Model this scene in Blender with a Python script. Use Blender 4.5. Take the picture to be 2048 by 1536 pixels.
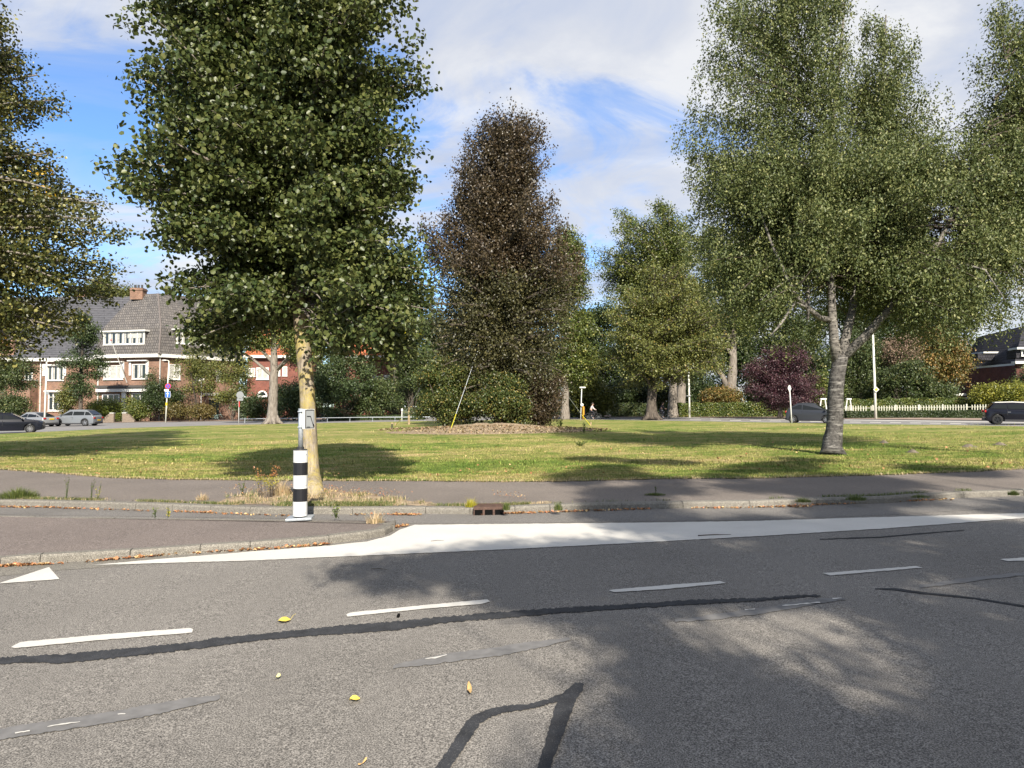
import bpy, math, random
import numpy as np
from mathutils import Vector, Matrix
R = math.radians
sc = bpy.context.scene
for o in list(bpy.data.objects): bpy.data.objects.remove(o)

# ------------------------------------------------------------------ camera
F = 1420.0; CX = 1024.0; CY = 768.0; CH = 1.6
PITCH = math.atan((811 - CY) / F)
TILT = 0.0115                       # the whole square falls gently to the left
cam = bpy.data.cameras.new('camera'); cam.sensor_width = 36; cam.lens = 36 * F / 2048
cam.clip_end = 6000; cam.clip_start = .05
co = bpy.data.objects.new('camera', cam); sc.collection.objects.link(co)
co.location = (0, 0, CH); co.rotation_euler = (R(90) + PITCH, 0, 0)
sc.camera = co
sc.render.resolution_x = 1024; sc.render.resolution_y = 768

# ------------------------------------------------------------------ light
SUN_EL = 34.0
SAZ = math.atan2(.20, -1.0)
L = Vector((math.sin(SAZ) * math.cos(R(SUN_EL)), math.cos(SAZ) * math.cos(R(SUN_EL)), math.sin(R(SUN_EL))))
sun = bpy.data.lights.new('sun', 'SUN'); sun.energy = 5.0; sun.angle = R(.55); sun.color = (1, .93, .82)
so = bpy.data.objects.new('sun', sun); sc.collection.objects.link(so)
so.rotation_euler = (-L).to_track_quat('-Z', 'Y').to_euler()
so.location = (5, -20, 30)
w = bpy.data.worlds.new('World'); sc.world = w; w.use_nodes = True
nt = w.node_tree; nt.nodes.clear()
def N(nt, t, **k):
    n = nt.nodes.new(t)
    for a, b in k.items():
        if a.startswith('i_'): n.inputs[a[2:].replace('_', ' ')].default_value = b
        else: setattr(n, a, b)
    return n
def lk(nt, a, b): nt.links.new(a, b)
def ramp(nt, pts, interp='LINEAR'):
    n = nt.nodes.new('ShaderNodeValToRGB'); e = n.color_ramp.elements; n.color_ramp.interpolation = interp
    while len(e) < len(pts): e.new(.5)
    for el, (p, c) in zip(e, pts):
        el.position = p; el.color = (c, c, c, 1) if not isinstance(c, tuple) else (*c, 1)
    return n
sky = N(nt, 'ShaderNodeTexSky', sky_type='NISHITA', sun_disc=False, sun_elevation=R(SUN_EL), sun_rotation=SAZ,
        air_density=1.1, dust_density=.15, ozone_density=2.6)
tc = N(nt, 'ShaderNodeTexCoord'); sx = N(nt, 'ShaderNodeSeparateXYZ'); lk(nt, tc.outputs['Generated'], sx.inputs[0])
def M(nt, op, a, b=None, clamp=False):
    n = nt.nodes.new('ShaderNodeMath'); n.operation = op; n.use_clamp = clamp
    for i, v in enumerate((a, b)):
        if v is None: continue
        if isinstance(v, (int, float)): n.inputs[i].default_value = v
        else: lk(nt, v, n.inputs[i])
    return n.outputs[0]
zz = M(nt, 'ADD', M(nt, 'MAXIMUM', sx.outputs[2], 0.0), .22)
cb = N(nt, 'ShaderNodeCombineXYZ'); lk(nt, M(nt, 'DIVIDE', sx.outputs[0], zz), cb.inputs[0]); lk(nt, M(nt, 'DIVIDE', sx.outputs[1], zz), cb.inputs[1])
def mapping(src, sc_, rot, loc=(0, 0, 0)):
    m = N(nt, 'ShaderNodeMapping'); m.inputs['Scale'].default_value = sc_; m.inputs['Rotation'].default_value = rot
    m.inputs['Location'].default_value = loc; lk(nt, src, m.inputs[0]); return m.outputs[0]
n1 = N(nt, 'ShaderNodeTexNoise', i_Scale=1.1, i_Detail=3.0, i_Roughness=.5, i_Distortion=.4)
lk(nt, mapping(cb.outputs[0], (1, .8, 1), (0, 0, R(25)), (3.1, 1.4, 0)), n1.inputs[0])
n2 = N(nt, 'ShaderNodeTexNoise', i_Scale=2.2, i_Detail=10.0, i_Roughness=.6, i_Distortion=.9)
lk(nt, mapping(cb.outputs[0], (.75, 1.15, 1), (0, 0, R(-38)), (1.7, .3, 0)), n2.inputs[0])
bias = M(nt, 'ADD', M(nt, 'MULTIPLY', M(nt, 'SUBTRACT', sx.outputs[0], .02), .17), M(nt, 'MULTIPLY', M(nt, 'SUBTRACT', sx.outputs[2], .25), .07))
cov = M(nt, 'ADD', M(nt, 'ADD', M(nt, 'MULTIPLY', n1.outputs[0], .52), M(nt, 'MULTIPLY', n2.outputs[0], .54)), bias)
cr = ramp(nt, [(.36, 0.02), (.44, .20), (.47, .36), (.505, .78), (.55, 1.0)]); lk(nt, cov, cr.inputs[0])
mx = N(nt, 'ShaderNodeMix', data_type='RGBA'); lk(nt, M(nt, 'MULTIPLY', cr.outputs[0], .92), mx.inputs[0])
tint = N(nt, 'ShaderNodeMix', data_type='RGBA', blend_type='MULTIPLY'); tint.inputs[0].default_value = 1; lk(nt, sky.outputs[0], tint.inputs[6]); tint.inputs[7].default_value = (.58, .76, 1.0, 1)
lk(nt, tint.outputs[2], mx.inputs[6])
n3 = N(nt, 'ShaderNodeTexNoise', i_Scale=1.9, i_Detail=9.0, i_Roughness=.58, i_Distortion=.7); lk(nt, mapping(cb.outputs[0], (.8, 1.1, 1), (0, 0, R(-30)), (5.2, 2.3, 0)), n3.inputs[0])
c3 = ramp(nt, [(.36, (2.7, 3.0, 3.7)), (.5, (3.5, 3.6, 3.85)), (.60, (4.25, 4.25, 4.25))]); lk(nt, n3.outputs[0], c3.inputs[0]); lk(nt, c3.outputs[0], mx.inputs[7])
bg = N(nt, 'ShaderNodeBackground', i_Strength=.108); lk(nt, mx.outputs[2], bg.inputs[0])
out = N(nt, 'ShaderNodeOutputWorld'); lk(nt, bg.outputs[0], out.inputs[0])
sc.view_settings.view_transform = 'Standard'; sc.view_settings.look = 'None'
sc.view_settings.exposure = 1.0; sc.view_settings.gamma = 1.0
sc.render.engine = 'CYCLES'
sc.cycles.max_bounces = 6; sc.cycles.diffuse_bounces = 3; sc.cycles.glossy_bounces = 2
sc.cycles.transmission_bounces = 3; sc.cycles.transparent_max_bounces = 6

# ------------------------------------------------------------------ helpers
cp_, sp_ = math.cos(PITCH), math.sin(PITCH)
def ray(px, py):
    x = (px - CX) / F; y = (CY - py) / F
    return Vector((x, cp_ - y * sp_, sp_ + y * cp_))
def G(px, py, h=0.0):
    d = ray(px, py); t = (h - CH) / (d.z - TILT * d.x); return Vector((d.x * t, d.y * t, CH + d.z * t))
def P(px, py, Y):
    d = ray(px, py); t = Y / d.y; return Vector((d.x * t, Y, CH + d.z * t))
def gz(x, h=0.0): return TILT * x + h
def X(px, Y): return (px - CX) / F * Y
COL = sc.collection
def tag(o, label=None, cat=None, group=None, kind=None):
    if label: o['label'] = label
    if cat: o['category'] = cat
    if group: o['group'] = group
    if kind: o['kind'] = kind
    return o
def thing(name, label, cat, loc=(0, 0, 0), rotz=0, group=None):
    o = bpy.data.objects.new(name, None); COL.objects.link(o); o.location = loc; o.rotation_euler = (0, 0, rotz)
    o.empty_display_size = .3
    return tag(o, label, cat, group)
def woff(o):
    v = Vector((0, 0, 0))
    while o is not None: v += o.location; o = o.parent
    return v
def link(name, me, mats, parent=None, smooth=False):
    o = bpy.data.objects.new(name, me); COL.objects.link(o)
    for m in (mats if isinstance(mats, (list, tuple)) else [mats]): me.materials.append(m)
    if parent is not None: o.parent = parent
    if smooth: me.polygons.foreach_set('use_smooth', [True] * len(me.polygons))
    return o
class MB:
    def __init__(s): s.v = []; s.f = []; s.m = []
    def add(s, vs, fs, m=0):
        b = len(s.v); s.v += [Vector(v) for v in vs]; s.f += [tuple(b + i for i in f) for f in fs]; s.m += [m] * len(fs); return s
    def box(s, c, sz, rz=0, m=0, rx=0, ry=0):
        c = Vector(c); hx, hy, hz = sz[0] / 2, sz[1] / 2, sz[2] / 2
        rot = Matrix.Rotation(rz, 3, 'Z') @ Matrix.Rotation(ry, 3, 'Y') @ Matrix.Rotation(rx, 3, 'X')
        vs = [c + rot @ Vector((x, y, z)) for z in (-hz, hz) for x, y in ((-hx, -hy), (hx, -hy), (hx, hy), (-hx, hy))]
        return s.add(vs, [(3, 2, 1, 0), (4, 5, 6, 7), (0, 1, 5, 4), (1, 2, 6, 5), (2, 3, 7, 6), (3, 0, 4, 7)], m)
    def tube(s, pts, rad, n=8, m=0, cap=True, jit=0, rng=None):
        pts = [Vector(p) for p in pts]
        if isinstance(rad, (int, float)): rad = [rad] * len(pts)
        vs = []; prev = None
        for i, p in enumerate(pts):
            t = (pts[min(i + 1, len(pts) - 1)] - pts[max(i - 1, 0)])
            t = t.normalized() if t.length > 1e-9 else Vector((0, 0, 1))
            if prev is None:
                a = Vector((1, 0, 0)) if abs(t.x) < .8 else Vector((0, 1, 0))
            else: a = prev
            u = (a - t * a.dot(t)).normalized(); prev = u; v = t.cross(u)
            for k in range(n):
                ang = 2 * math.pi * k / n; r = rad[i]
                if jit: r *= 1 + jit * (rng or random).uniform(-1, 1)
                vs.append(p + u * (math.cos(ang) * r) + v * (math.sin(ang) * r))
        fs = []
        for i in range(len(pts) - 1):
            for k in range(n):
                k2 = (k + 1) % n; fs.append((i * n + k, i * n + k2, (i + 1) * n + k2, (i + 1) * n + k))
        if cap: fs += [tuple(reversed(range(n))), tuple(range((len(pts) - 1) * n, len(pts) * n))]
        return s.add(vs, fs, m)
    def ext(s, poly, vec, m=0):
        n = len(poly); vec = Vector(vec); a = [Vector(p) for p in poly]
        return s.add(a + [p + vec for p in a], [tuple(reversed(range(n))), tuple(range(n, 2 * n))] + [(i, (i + 1) % n, n + (i + 1) % n, n + i) for i in range(n)], m)
    def poly(s, pts, m=0): return s.add(pts, [tuple(range(len(pts)))], m)
    def ball(s, c, r, nu=10, nv=7, sz=(1, 1, 1), m=0, jit=0, rng=None):
        c = Vector(c); vs = []; fs = []
        for j in range(nv + 1):
            th = math.pi * j / nv
            for i in range(nu):
                ph = 2 * math.pi * i / nu; q = r * (1 + (jit * (rng or random).uniform(-1, 1) if jit else 0))
                vs.append(c + Vector((q * math.sin(th) * math.cos(ph) * sz[0], q * math.sin(th) * math.sin(ph) * sz[1], q * math.cos(th) * sz[2])))
        for j in range(nv):
            for i in range(nu):
                i2 = (i + 1) % nu; fs.append((j * nu + i, (j + 1) * nu + i, (j + 1) * nu + i2, j * nu + i2))
        return s.add(vs, fs, m)
    def build(s, name, mat, parent=None, smooth=False, bevel=0, seg=2, world=True):
        off = woff(parent) if (parent is not None and world) else Vector((0, 0, 0))
        me = bpy.data.meshes.new(name); me.from_pydata([tuple(v - off) for v in s.v], [], s.f)
        o = link(name, me, mat, parent, smooth)
        if any(s.m): me.polygons.foreach_set('material_index', s.m)
        if bevel:
            b = o.modifiers.new('b', 'BEVEL'); b.width = bevel; b.segments = seg; b.limit_method = 'ANGLE'; b.angle_limit = R(35)
        me.update(); return o

# ------------------------------------------------------------------ materials
def pmat(name, rough=.8, spec=.5, metal=0.0):
    m = bpy.data.materials.new(name); m.use_nodes = True; t = m.node_tree
    b = t.nodes['Principled BSDF']; b.inputs['Roughness'].default_value = rough
    b.inputs['Specular IOR Level'].default_value = spec; b.inputs['Metallic'].default_value = metal
    return m, t, b
def objco(t, scale=(1, 1, 1)):
    tc = N(t, 'ShaderNodeTexCoord'); mp = N(t, 'ShaderNodeMapping'); mp.inputs['Scale'].default_value = scale
    lk(t, tc.outputs['Object'], mp.inputs[0]); return mp.outputs[0]
def noise(t, vec, scale, detail=4, rough=.55, dist=0):
    n = N(t, 'ShaderNodeTexNoise', i_Scale=float(scale), i_Detail=float(detail), i_Roughness=rough, i_Distortion=float(dist)); lk(t, vec, n.inputs[0]); return n.outputs[0]
def mixc(t, fac, a, b, mode='MIX'):
    n = N(t, 'ShaderNodeMix', data_type='RGBA', blend_type=mode)
    for i, v in ((0, fac), (6, a), (7, b)):
        if isinstance(v, tuple): n.inputs[i].default_value = (*v, 1)
        elif isinstance(v, (int, float)): n.inputs[i].default_value = v
        else: lk(t, v, n.inputs[i])
    return n.outputs[2]
def bump(t, b, h, strength, dist=.01):
    n = N(t, 'ShaderNodeBump', i_Strength=strength, i_Distance=dist); lk(t, h, n.inputs['Height']); lk(t, n.outputs[0], b.inputs['Normal'])
def simple(name, col, rough=.6, spec=.5, metal=0, var=.12, scale=8, bmp=0):
    m, t, b = pmat(name, rough, spec, metal); v = objco(t)
    n = noise(t, v, scale, 5)
    r = ramp(t, [(.3, 0.0), (.7, 1.0)]); lk(t, n, r.inputs[0])
    a = tuple(c * (1 - var) for c in col); c2 = tuple(min(1, c * (1 + var)) for c in col)
    lk(t, mixc(t, r.outputs[0], a, c2), b.inputs['Base Color'])
    if bmp: bump(t, b, noise(t, v, scale * 4, 4), bmp, .01)
    return m
def leafmat(name, a, b_, c=None, pc=.0, trans=.28, rough=.42, yel=None, yp=0.0):
    """a..b: leaf colours mixed per leaf; c: a share pc of pale bracts; yel: whole sprays turned"""
    m, t, b = pmat(name, rough, .45)
    at = N(t, 'ShaderNodeAttribute', attribute_name='rnd'); ac = N(t, 'ShaderNodeAttribute', attribute_name='clump')
    col = mixc(t, at.outputs['Fac'], a, b_)
    v = N(t, 'ShaderNodeMath', operation='MULTIPLY_ADD'); lk(t, ac.outputs['Fac'], v.inputs[0]); v.inputs[1].default_value = .5; v.inputs[2].default_value = .75
    hv = N(t, 'ShaderNodeHueSaturation'); lk(t, col, hv.inputs['Color']); lk(t, v.outputs[0], hv.inputs['Value'])
    h2 = N(t, 'ShaderNodeMath', operation='MULTIPLY_ADD'); lk(t, ac.outputs['Fac'], h2.inputs[0]); h2.inputs[1].default_value = -.035; h2.inputs[2].default_value = .517
    lk(t, h2.outputs[0], hv.inputs['Hue']); col = hv.outputs[0]
    if c:
        f = M(t, 'GREATER_THAN', at.outputs['Fac'], 1 - pc); col = mixc(t, f, col, c)
    if yel:
        f = M(t, 'MULTIPLY', M(t, 'GREATER_THAN', ac.outputs['Fac'], 1 - yp), .85); col = mixc(t, f, col, yel)
    lk(t, col, b.inputs['Base Color'])
    tr = N(t, 'ShaderNodeBsdfTranslucent'); lk(t, mixc(t, .5, col, (.35, .42, .04), 'MIX') if False else col, tr.inputs[0])
    ms = N(t, 'ShaderNodeMixShader'); ms.inputs[0].default_value = trans
    lk(t, b.outputs[0], ms.inputs[1]); lk(t, tr.outputs[0], ms.inputs[2]); lk(t, ms.outputs[0], t.nodes['Material Output'].inputs[0])
    return m

def asphalt(name, col, dark=.55, speck=320, warm=0.0, wear=None):
    m, t, b = pmat(name, .88, .3); v = objco(t)
    fine = noise(t, v, speck, 2, .7); mid = noise(t, v, speck / 5, 3, .6); big = noise(t, v, .5, 5, .55)
    rf = ramp(t, [(.36, 0.0), (.5, .4), (.64, 1.0)]); lk(t, fine, rf.inputs[0])
    c = mixc(t, rf.outputs[0], tuple(x * dark for x in col), tuple(x * 1.95 for x in col))
    rm = ramp(t, [(.35, .86), (.65, 1.12)]); lk(t, mid, rm.inputs[0]); c = mixc(t, 1.0, c, rm.outputs[0], 'MULTIPLY')
    rb = ramp(t, [(.3, .85), (.7, 1.12)]); lk(t, big, rb.inputs[0]); c = mixc(t, 1.0, c, rb.outputs[0], 'MULTIPLY')
    vo = N(t, 'ShaderNodeTexVoronoi', i_Scale=float(speck * .35)); lk(t, v, vo.inputs[0])
    w_ = ramp(t, [(.0, 1.0), (.10, 1.0), (.13, 0.0)]); lk(t, vo.outputs['Distance'], w_.inputs[0])
    nn = ramp(t, [(.60, 0.0), (.62, 1.0)]); lk(t, noise(t, v, speck * .3, 0), nn.inputs[0])
    c = mixc(t, M(t, 'MULTIPLY', M(t, 'MULTIPLY', w_.outputs[0], nn.outputs[0]), .7), c, tuple(min(1, x * 3.2) for x in col))
    lk(t, c, b.inputs['Base Color']); bump(t, b, fine, .55, .004); return m
A_ROAD = asphalt('asphalt_road', (.164, .151, .134), .33, 125)
A_PATH = asphalt('asphalt_path', (.146, .124, .106), .45, 130)
A_ISLE = asphalt('asphalt_island', (.150, .124, .109), .4, 110)
A_LANE = asphalt('asphalt_lane', (.140, .130, .118), .5, 150)
A_FAR = simple('asphalt_far', (.20, .19, .18), .9, .3, var=.15, scale=.6)
A_BRICK = simple('clinker_paving', (.26, .19, .15), .9, .3, var=.2, scale=1.5)
TAR = None
def tarmat():
    m, t, b = pmat('tar_sealant', .85, .25); v = objco(t)
    n = noise(t, v, 150, 3, .7); r = ramp(t, [(.57, 0.0), (.72, 1.0)]); lk(t, n, r.inputs[0])
    r2 = ramp(t, [(.3, .7), (.7, 1.3)]); lk(t, noise(t, v, 9, 4), r2.inputs[0])
    c = mixc(t, r.outputs[0], (.030, .031, .034), (.13, .125, .118)); c = mixc(t, 1.0, c, r2.outputs[0], 'MULTIPLY')
    lk(t, c, b.inputs['Base Color']); bump(t, b, n, .5, .003); return m
TAR = tarmat()
def paintmat():
    m, t, b = pmat('road_paint', .7, .3); v = objco(t)
    r = ramp(t, [(.32, 0.0), (.43, 1.0)]); lk(t, noise(t, v, 60, 5, .75), r.inputs[0])
    r2 = ramp(t, [(.3, .9), (.7, 1.02)]); lk(t, noise(t, v, 1.4, 5), r2.inputs[0])
    c = mixc(t, r.outputs[0], (.40, .385, .35), (.56, .535, .485)); c = mixc(t, 1.0, c, r2.outputs[0], 'MULTIPLY')
    r3 = ramp(t, [(.62, 0.0), (.70, .45)]); lk(t, noise(t, objco(t, (1, 4, 1)), 5, 6, .7), r3.inputs[0])
    c = mixc(t, r3.outputs[0], c, (.36, .35, .33))
    lk(t, c, b.inputs['Base Color']); bump(t, b, noise(t, v, 220, 3), .3, .003); return m
PAINT = paintmat()
SMEAR = simple('smoothed_tar_smear', (.150, .144, .138), .75, .4, var=.18, scale=14)
CONC = asphalt('kerb_concrete', (.145, .133, .112), .6, 120)
def grassmat(name='lawn_grass', blade=False):
    m, t, b = pmat(name, .95, .1); v = objco(t)
    f = noise(t, v, 28, 5, .8); md = noise(t, objco(t, (1, 1.5, 1)), 1.3, 6, .65, .4); bg_ = noise(t, objco(t, (.6, 1.3, 1)), .24, 5, .6, .5)
    s = M(t, 'ADD', M(t, 'MULTIPLY', md, .55), M(t, 'MULTIPLY', bg_, .45))
    r = ramp(t, [(.35, (.085, .140, .025)), (.45, (.150, .195, .042)), (.52, (.25, .24, .075)), (.62, (.40, .315, .15))]); lk(t, s, r.inputs[0])
    rf = ramp(t, [(.3, .45), (.7, 1.45)]) if not blade else ramp(t, [(0, .55), (.8, 1.5), (1, 1.9)])
    if blade: at = N(t, 'ShaderNodeAttribute', attribute_name='rnd'); lk(t, at.outputs['Fac'], rf.inputs[0])
    else: lk(t, f, rf.inputs[0])
    lk(t, mixc(t, 1.0, r.outputs[0], rf.outputs[0], 'MULTIPLY'), b.inputs['Base Color']); bump(t, b, f, .9, .05); return m
LAWN = grassmat()
SOIL = simple('dry_soil_and_leaves', (.27, .205, .135), .95, .2, var=.45, scale=9, bmp=.8)
DARKSOIL = simple('molehill_soil', (.16, .135, .10), .95, .2, var=.3, scale=20, bmp=.8)

def jag(pts, step, amp, rng, closed=True):
    o = []
    n = len(pts)
    for i in range(n if closed else n - 1):
        a = Vector((*pts[i], 0)); b = Vector((*pts[(i + 1) % n], 0)); k = max(1, int((b - a).length / step))
        for j in range(k):
            q = a.lerp(b, j / k); o.append((q.x + rng.uniform(-amp, amp), q.y + rng.uniform(-amp, amp) * .8))
    return o
# ------------------------------------------------------------------ ground and roads
def sheet(name, pts, mat, kind='structure'):
    mb = MB(); mb.poly(pts); o = mb.build(name, mat); o['kind'] = kind; return o
def S(lst, h): return [G(x, y, h) for x, y in lst]
g = MB()
big = 1500
# the ground follows the gentle crossfall near the square and levels out far away
xs = [-big, -140, 140, big]; zs = [TILT * -140, TILT * -140, TILT * 140, TILT * 140]
for i in range(3):
    g.add([(xs[i], -300, zs[i] - .012), (xs[i + 1], -300, zs[i + 1] - .012), (xs[i + 1], big, zs[i + 1] - .012), (xs[i], big, zs[i] - .012)], [(0, 1, 2, 3)])
tag(g.build('ground', simple('ground_soil', (.10, .11, .05), .95, .1, var=.4, scale=.7)), kind='structure')
def strip_pts(near, far, h): return S(near, h) + list(reversed(S(far, h)))
kerb_line = [(-900, 952), (-300, 985), (-60, 1008), (0, 1012), (200, 1016), (500, 1028), (705, 1029), (851, 1028), (940, 1029), (1030, 1027), (1100, 1024), (1122, 1023), (1244, 1019), (1366, 1017), (1500, 1016), (1634, 1010), (1768, 1007), (1848, 1001), (1928, 996), (2048, 992), (2500, 972), (3400, 940)]
KG = [G(x, y, 0) for x, y in kerb_line]
lawn_front_px = [(-900, 890), (-300, 915), (0, 939), (110, 946), (207, 955), (317, 958.6), (500, 961), (822, 962), (1000, 963.5), (1122, 963), (1244, 960), (1366, 957), (1500, 957), (1660, 953), (1767, 950), (1848, 947), (1955, 943), (2048, 938), (2500, 926), (3400, 905)]
LF = [G(x, y, .1) for x, y in lawn_front_px]
# near road
rd = MB(); rd.poly([(-60, -25, gz(-60)), (60, -25, gz(60)), (60, KG[-1].y, gz(60))] + list(reversed(KG)) + [(-60, KG[0].y, gz(-60))])
tag(rd.build('road', A_ROAD), kind='structure')
# pavement slab (kerb height 0.10), lawn slab behind
pv = MB()
KI = []
for i, p in enumerate(KG):
    a = KG[max(0, i - 1)]; b = KG[min(len(KG) - 1, i + 1)]; t = (b - a).normalized(); nrm = Vector((-t.y, t.x, 0))
    if nrm.y < 0: nrm = -nrm
    q = p + nrm * .17; KI.append(Vector((q.x, q.y, gz(q.x, .10))))
def wiggle_line(pts, step, amp, rng):
    o = []
    for a, b in zip(pts, pts[1:]):
        n = max(1, int((b - a).length / step)) if abs(a.x) < 25 else 1
        for k in range(n):
            q = a.lerp(b, k / n); o.append(q + Vector((0, rng.uniform(-amp, amp), 0)))
    o.append(pts[-1]); return o
rw = random.Random(4)
LFW = wiggle_line(LF, .12, .05, rw)
pv.poly([Vector((p.x, p.y, gz(p.x, .096))) for p in KI] + list(reversed([Vector((p.x, p.y + .1, gz(p.x, .096))) for p in LF])))
tag(pv.build('path', A_PATH), kind='structure')
# kerb: stones with joints
def kerb(name, line, inner, h, joint=.8, skip=None):
    mb = MB(); mj = MB()
    for i in range(len(line) - 1):
        a, b = line[i], line[i + 1]; c, d = inner[i], inner[i + 1]
        n = max(1, int(round((b - a).length / joint)))
        if (b - a).length > 12: n = 1
        for k in range(n):
            g0, g1 = (k / n + .004 / max(.1, (b - a).length / n) / n), ((k + 1) / n - .004 / max(.1, (b - a).length / n) / n)
            q = [a.lerp(b, g0), a.lerp(b, g1), c.lerp(d, g1), c.lerp(d, g0)]
            hh = h + rw.uniform(-.004, .004)
            lo = [Vector((p.x, p.y, gz(p.x, -.05))) for p in q]; up = [Vector((p.x, p.y, gz(p.x, hh))) for p in q]
            nb = (up[3] - up[0]).normalized() * .02
            m0 = [Vector((up[0].x, up[0].y, up[0].z - .025)), Vector((up[1].x, up[1].y, up[1].z - .025))]
            u0 = up[0] + nb; u1 = up[1] + nb
            mb.add([lo[0], lo[1], m0[1], m0[0], u0, u1, up[2], up[3], lo[2], lo[3]],
                   [(0, 1, 2, 3), (3, 2, 5, 4), (4, 5, 6, 7), (7, 6, 8, 9), (0, 3, 4, 7, 9), (1, 8, 6, 5, 2)])
    return tag(mb.build(name, CONC), kind='structure')
kerb('kerb', KG, KI, .10)
lw = MB(); top = [Vector((p.x, p.y, gz(p.x, .11))) for p in LFW]
lawn_back_px = [(3400, 878), (2500, 860), (2048, 852.5), (1900, 850), (1700, 848), (1550, 845), (1400, 842.5), (1200, 839.5), (1100, 838.5), (1000, 840), (850, 842), (700, 845), (600, 847), (450, 850), (250, 856), (100, 863), (0, 868), (-300, 880), (-900, 885)]
LB = [G(x, y, .11) for x, y in lawn_back_px]
lawn_poly = top + LB
lw.poly(lawn_poly)
for a, b in zip(LB, LB[1:]): lw.add([a, b, (b.x, b.y, b.z - .15), (a.x, a.y, a.z - .15)], [(0, 3, 2, 1)])
tag(lw.build('lawn', LAWN), kind='structure')
# far roads
sheet('far_road', S([(3400, 890), (1100, 846), (850, 848), (600, 856), (0, 885), (-900, 900), (-900, 850), (0, 848), (300, 844), (600, 840), (850, 834), (1100, 833), (1400, 834.5), (1650, 837), (2048, 841), (3400, 858)], .004), A_FAR)
sheet('far_pavement', S([(1100, 833), (1400, 834.5), (1650, 837), (2048, 841), (3400, 858), (3400, 846), (2048, 837), (1650, 834), (1400, 831), (1100, 829.5)], .05), A_BRICK)
sheet('left_pavement', S([(-900, 850), (0, 848), (300, 844), (600, 840), (850, 834), (850, 831), (600, 836), (300, 840), (0, 843), (-900, 843)], .03), A_BRICK)
def line_px(name, pairs, h=.012):
    mb = MB()
    for (x0, y0, x1, y1, wpx) in pairs: mb.poly(S([(x0, y0), (x1, y1), (x1, y1 - wpx), (x0, y0 - wpx)], h))
    return tag(mb.build(name, PAINT), kind='structure')
line_px('far_road_marking', [(1420, 837.2, 1560, 839, .9), (1560, 839, 1650, 840, .9), (1690, 840.2, 2048, 845.3, 1.0), (2048, 845.3, 2600, 853, 1.2)]
        + [(x, 840.2 + (x - 1400) * .0142, x + 22, 840.2 + (x - 1378) * .0142, .8) for x in range(1380, 1960, 40)] + [(1340, 835.5, 1400, 836, .7)])

sheet('verge', S(jag([(430, 1008), (445, 1000), (480, 990), (540, 982), (600, 978), (660, 978), (700, 984), (745, 988), (790, 998), (880, 1006), (880, 1011), (640, 1010)], 9, 2.2, random.Random(3)), .101), SOIL)
# traffic island with its own kerb
isle_px = [(-700, 1150), (-200, 1141), (0, 1134), (80, 1127), (260, 1117), (400, 1107), (500, 1101), (658, 1088), (734, 1078), (770, 1071), (788, 1061), (792, 1052)]
IL = [G(x, y, 0) for x, y in isle_px]
back_px = [(786, 1047), (740, 1043.5), (640, 1041), (500, 1038.5), (150, 1034), (0, 1031), (-200, 1027), (-700, 1010)]
IB = [G(x, y, .09) for x, y in back_px]
IB0 = [Vector((p.x, p.y, 0)) for p in IB]
loop = IL + [Vector((p.x, p.y, gz(p.x))) for p in IB]
inner = []
for i, p in enumerate(loop):
    a = loop[i - 1] if i else loop[0]; b = loop[min(len(loop) - 1, i + 1)]
    t = (b - a).normalized(); nrm = Vector((-t.y, t.x, 0)); inner.append(Vector((p.x, p.y, 0)) + nrm * (.13 if i < len(IL) else .07))
kerb('island_kerb', loop, inner, .09, .7)
im = MB(); im.poly([Vector((p.x, p.y, gz(p.x, .086))) for p in inner])
tag(im.build('traffic_island', A_ISLE), kind='structure')
# paler gutter strip along the island and lane behind it
sheet('gutter_strip', S([(-700, 1150), (-200, 1141.5), (0, 1134.5), (80, 1127.5), (260, 1117.5), (400, 1107.5), (500, 1101.5), (500, 1108), (400, 1116), (200, 1135), (110, 1141), (0, 1152), (-200, 1166), (-700, 1200)], .003), CONC)
sheet('lane', S([(2400, 1000), (2048, 1014), (1767, 1030), (1500, 1040), (1100, 1045), (830, 1047), (797, 1047), (786, 1044), (640, 1038), (0, 1029), (-700, 1000)], .003) + [Vector((p.x, p.y - .004, gz(p.x, .003))) for p in KG[0:]], A_LANE)

# ------------------------------------------------------------------ road markings
rj = random.Random(7)
def marking(name, px, h, mat, step=6, amp=.6): 
    return tag(sheet(name, S(jag(px, step, amp, rj), h), mat), kind='structure')
marking('road_marking', [(183, 1130), (330, 1117), (500, 1103), (658, 1091), (734, 1083), (781, 1071), (800, 1059), (830, 1049.5), (1100, 1047), (1300, 1045), (1500, 1042), (1767, 1034), (2048, 1026), (2200, 1021), (2048, 1036), (1767, 1057), (1500, 1073), (1244, 1087), (1000, 1099), (705, 1112), (500, 1121)], .007, PAINT, 8, .4)
marking('give_way_triangle', [(-4, 1167), (98, 1134), (119, 1158)], .007, PAINT, 8, .3)
for d in ([(22, 1294), (40, 1284), (200, 1269), (380, 1256), (386, 1258), (384, 1265), (200, 1280), (30, 1296)],
          [(693, 1228), (700, 1225), (850, 1210), (975, 1198.5), (980, 1203), (960, 1208), (850, 1217), (695, 1233)],
          [(1217, 1180), (1330, 1170), (1440, 1162), (1452, 1166), (1330, 1178), (1228, 1184)],
          [(1646, 1146), (1740, 1139), (1832, 1132), (1846, 1135), (1740, 1144), (1660, 1150.5)],
          [(2000, 1118), (2048, 1115), (2150, 1109), (2160, 1113), (2048, 1121), (2016, 1122)]):
    marking('lane_dash', d, .007, PAINT, 7, .5)
def ribbon(c, wd):
    up = [(x, y - w_ / 2) for (x, y), w_ in zip(c, wd)]; lo = [(x, y + w_ / 2) for (x, y), w_ in zip(c, wd)]
    return up + lo[::-1]
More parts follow.
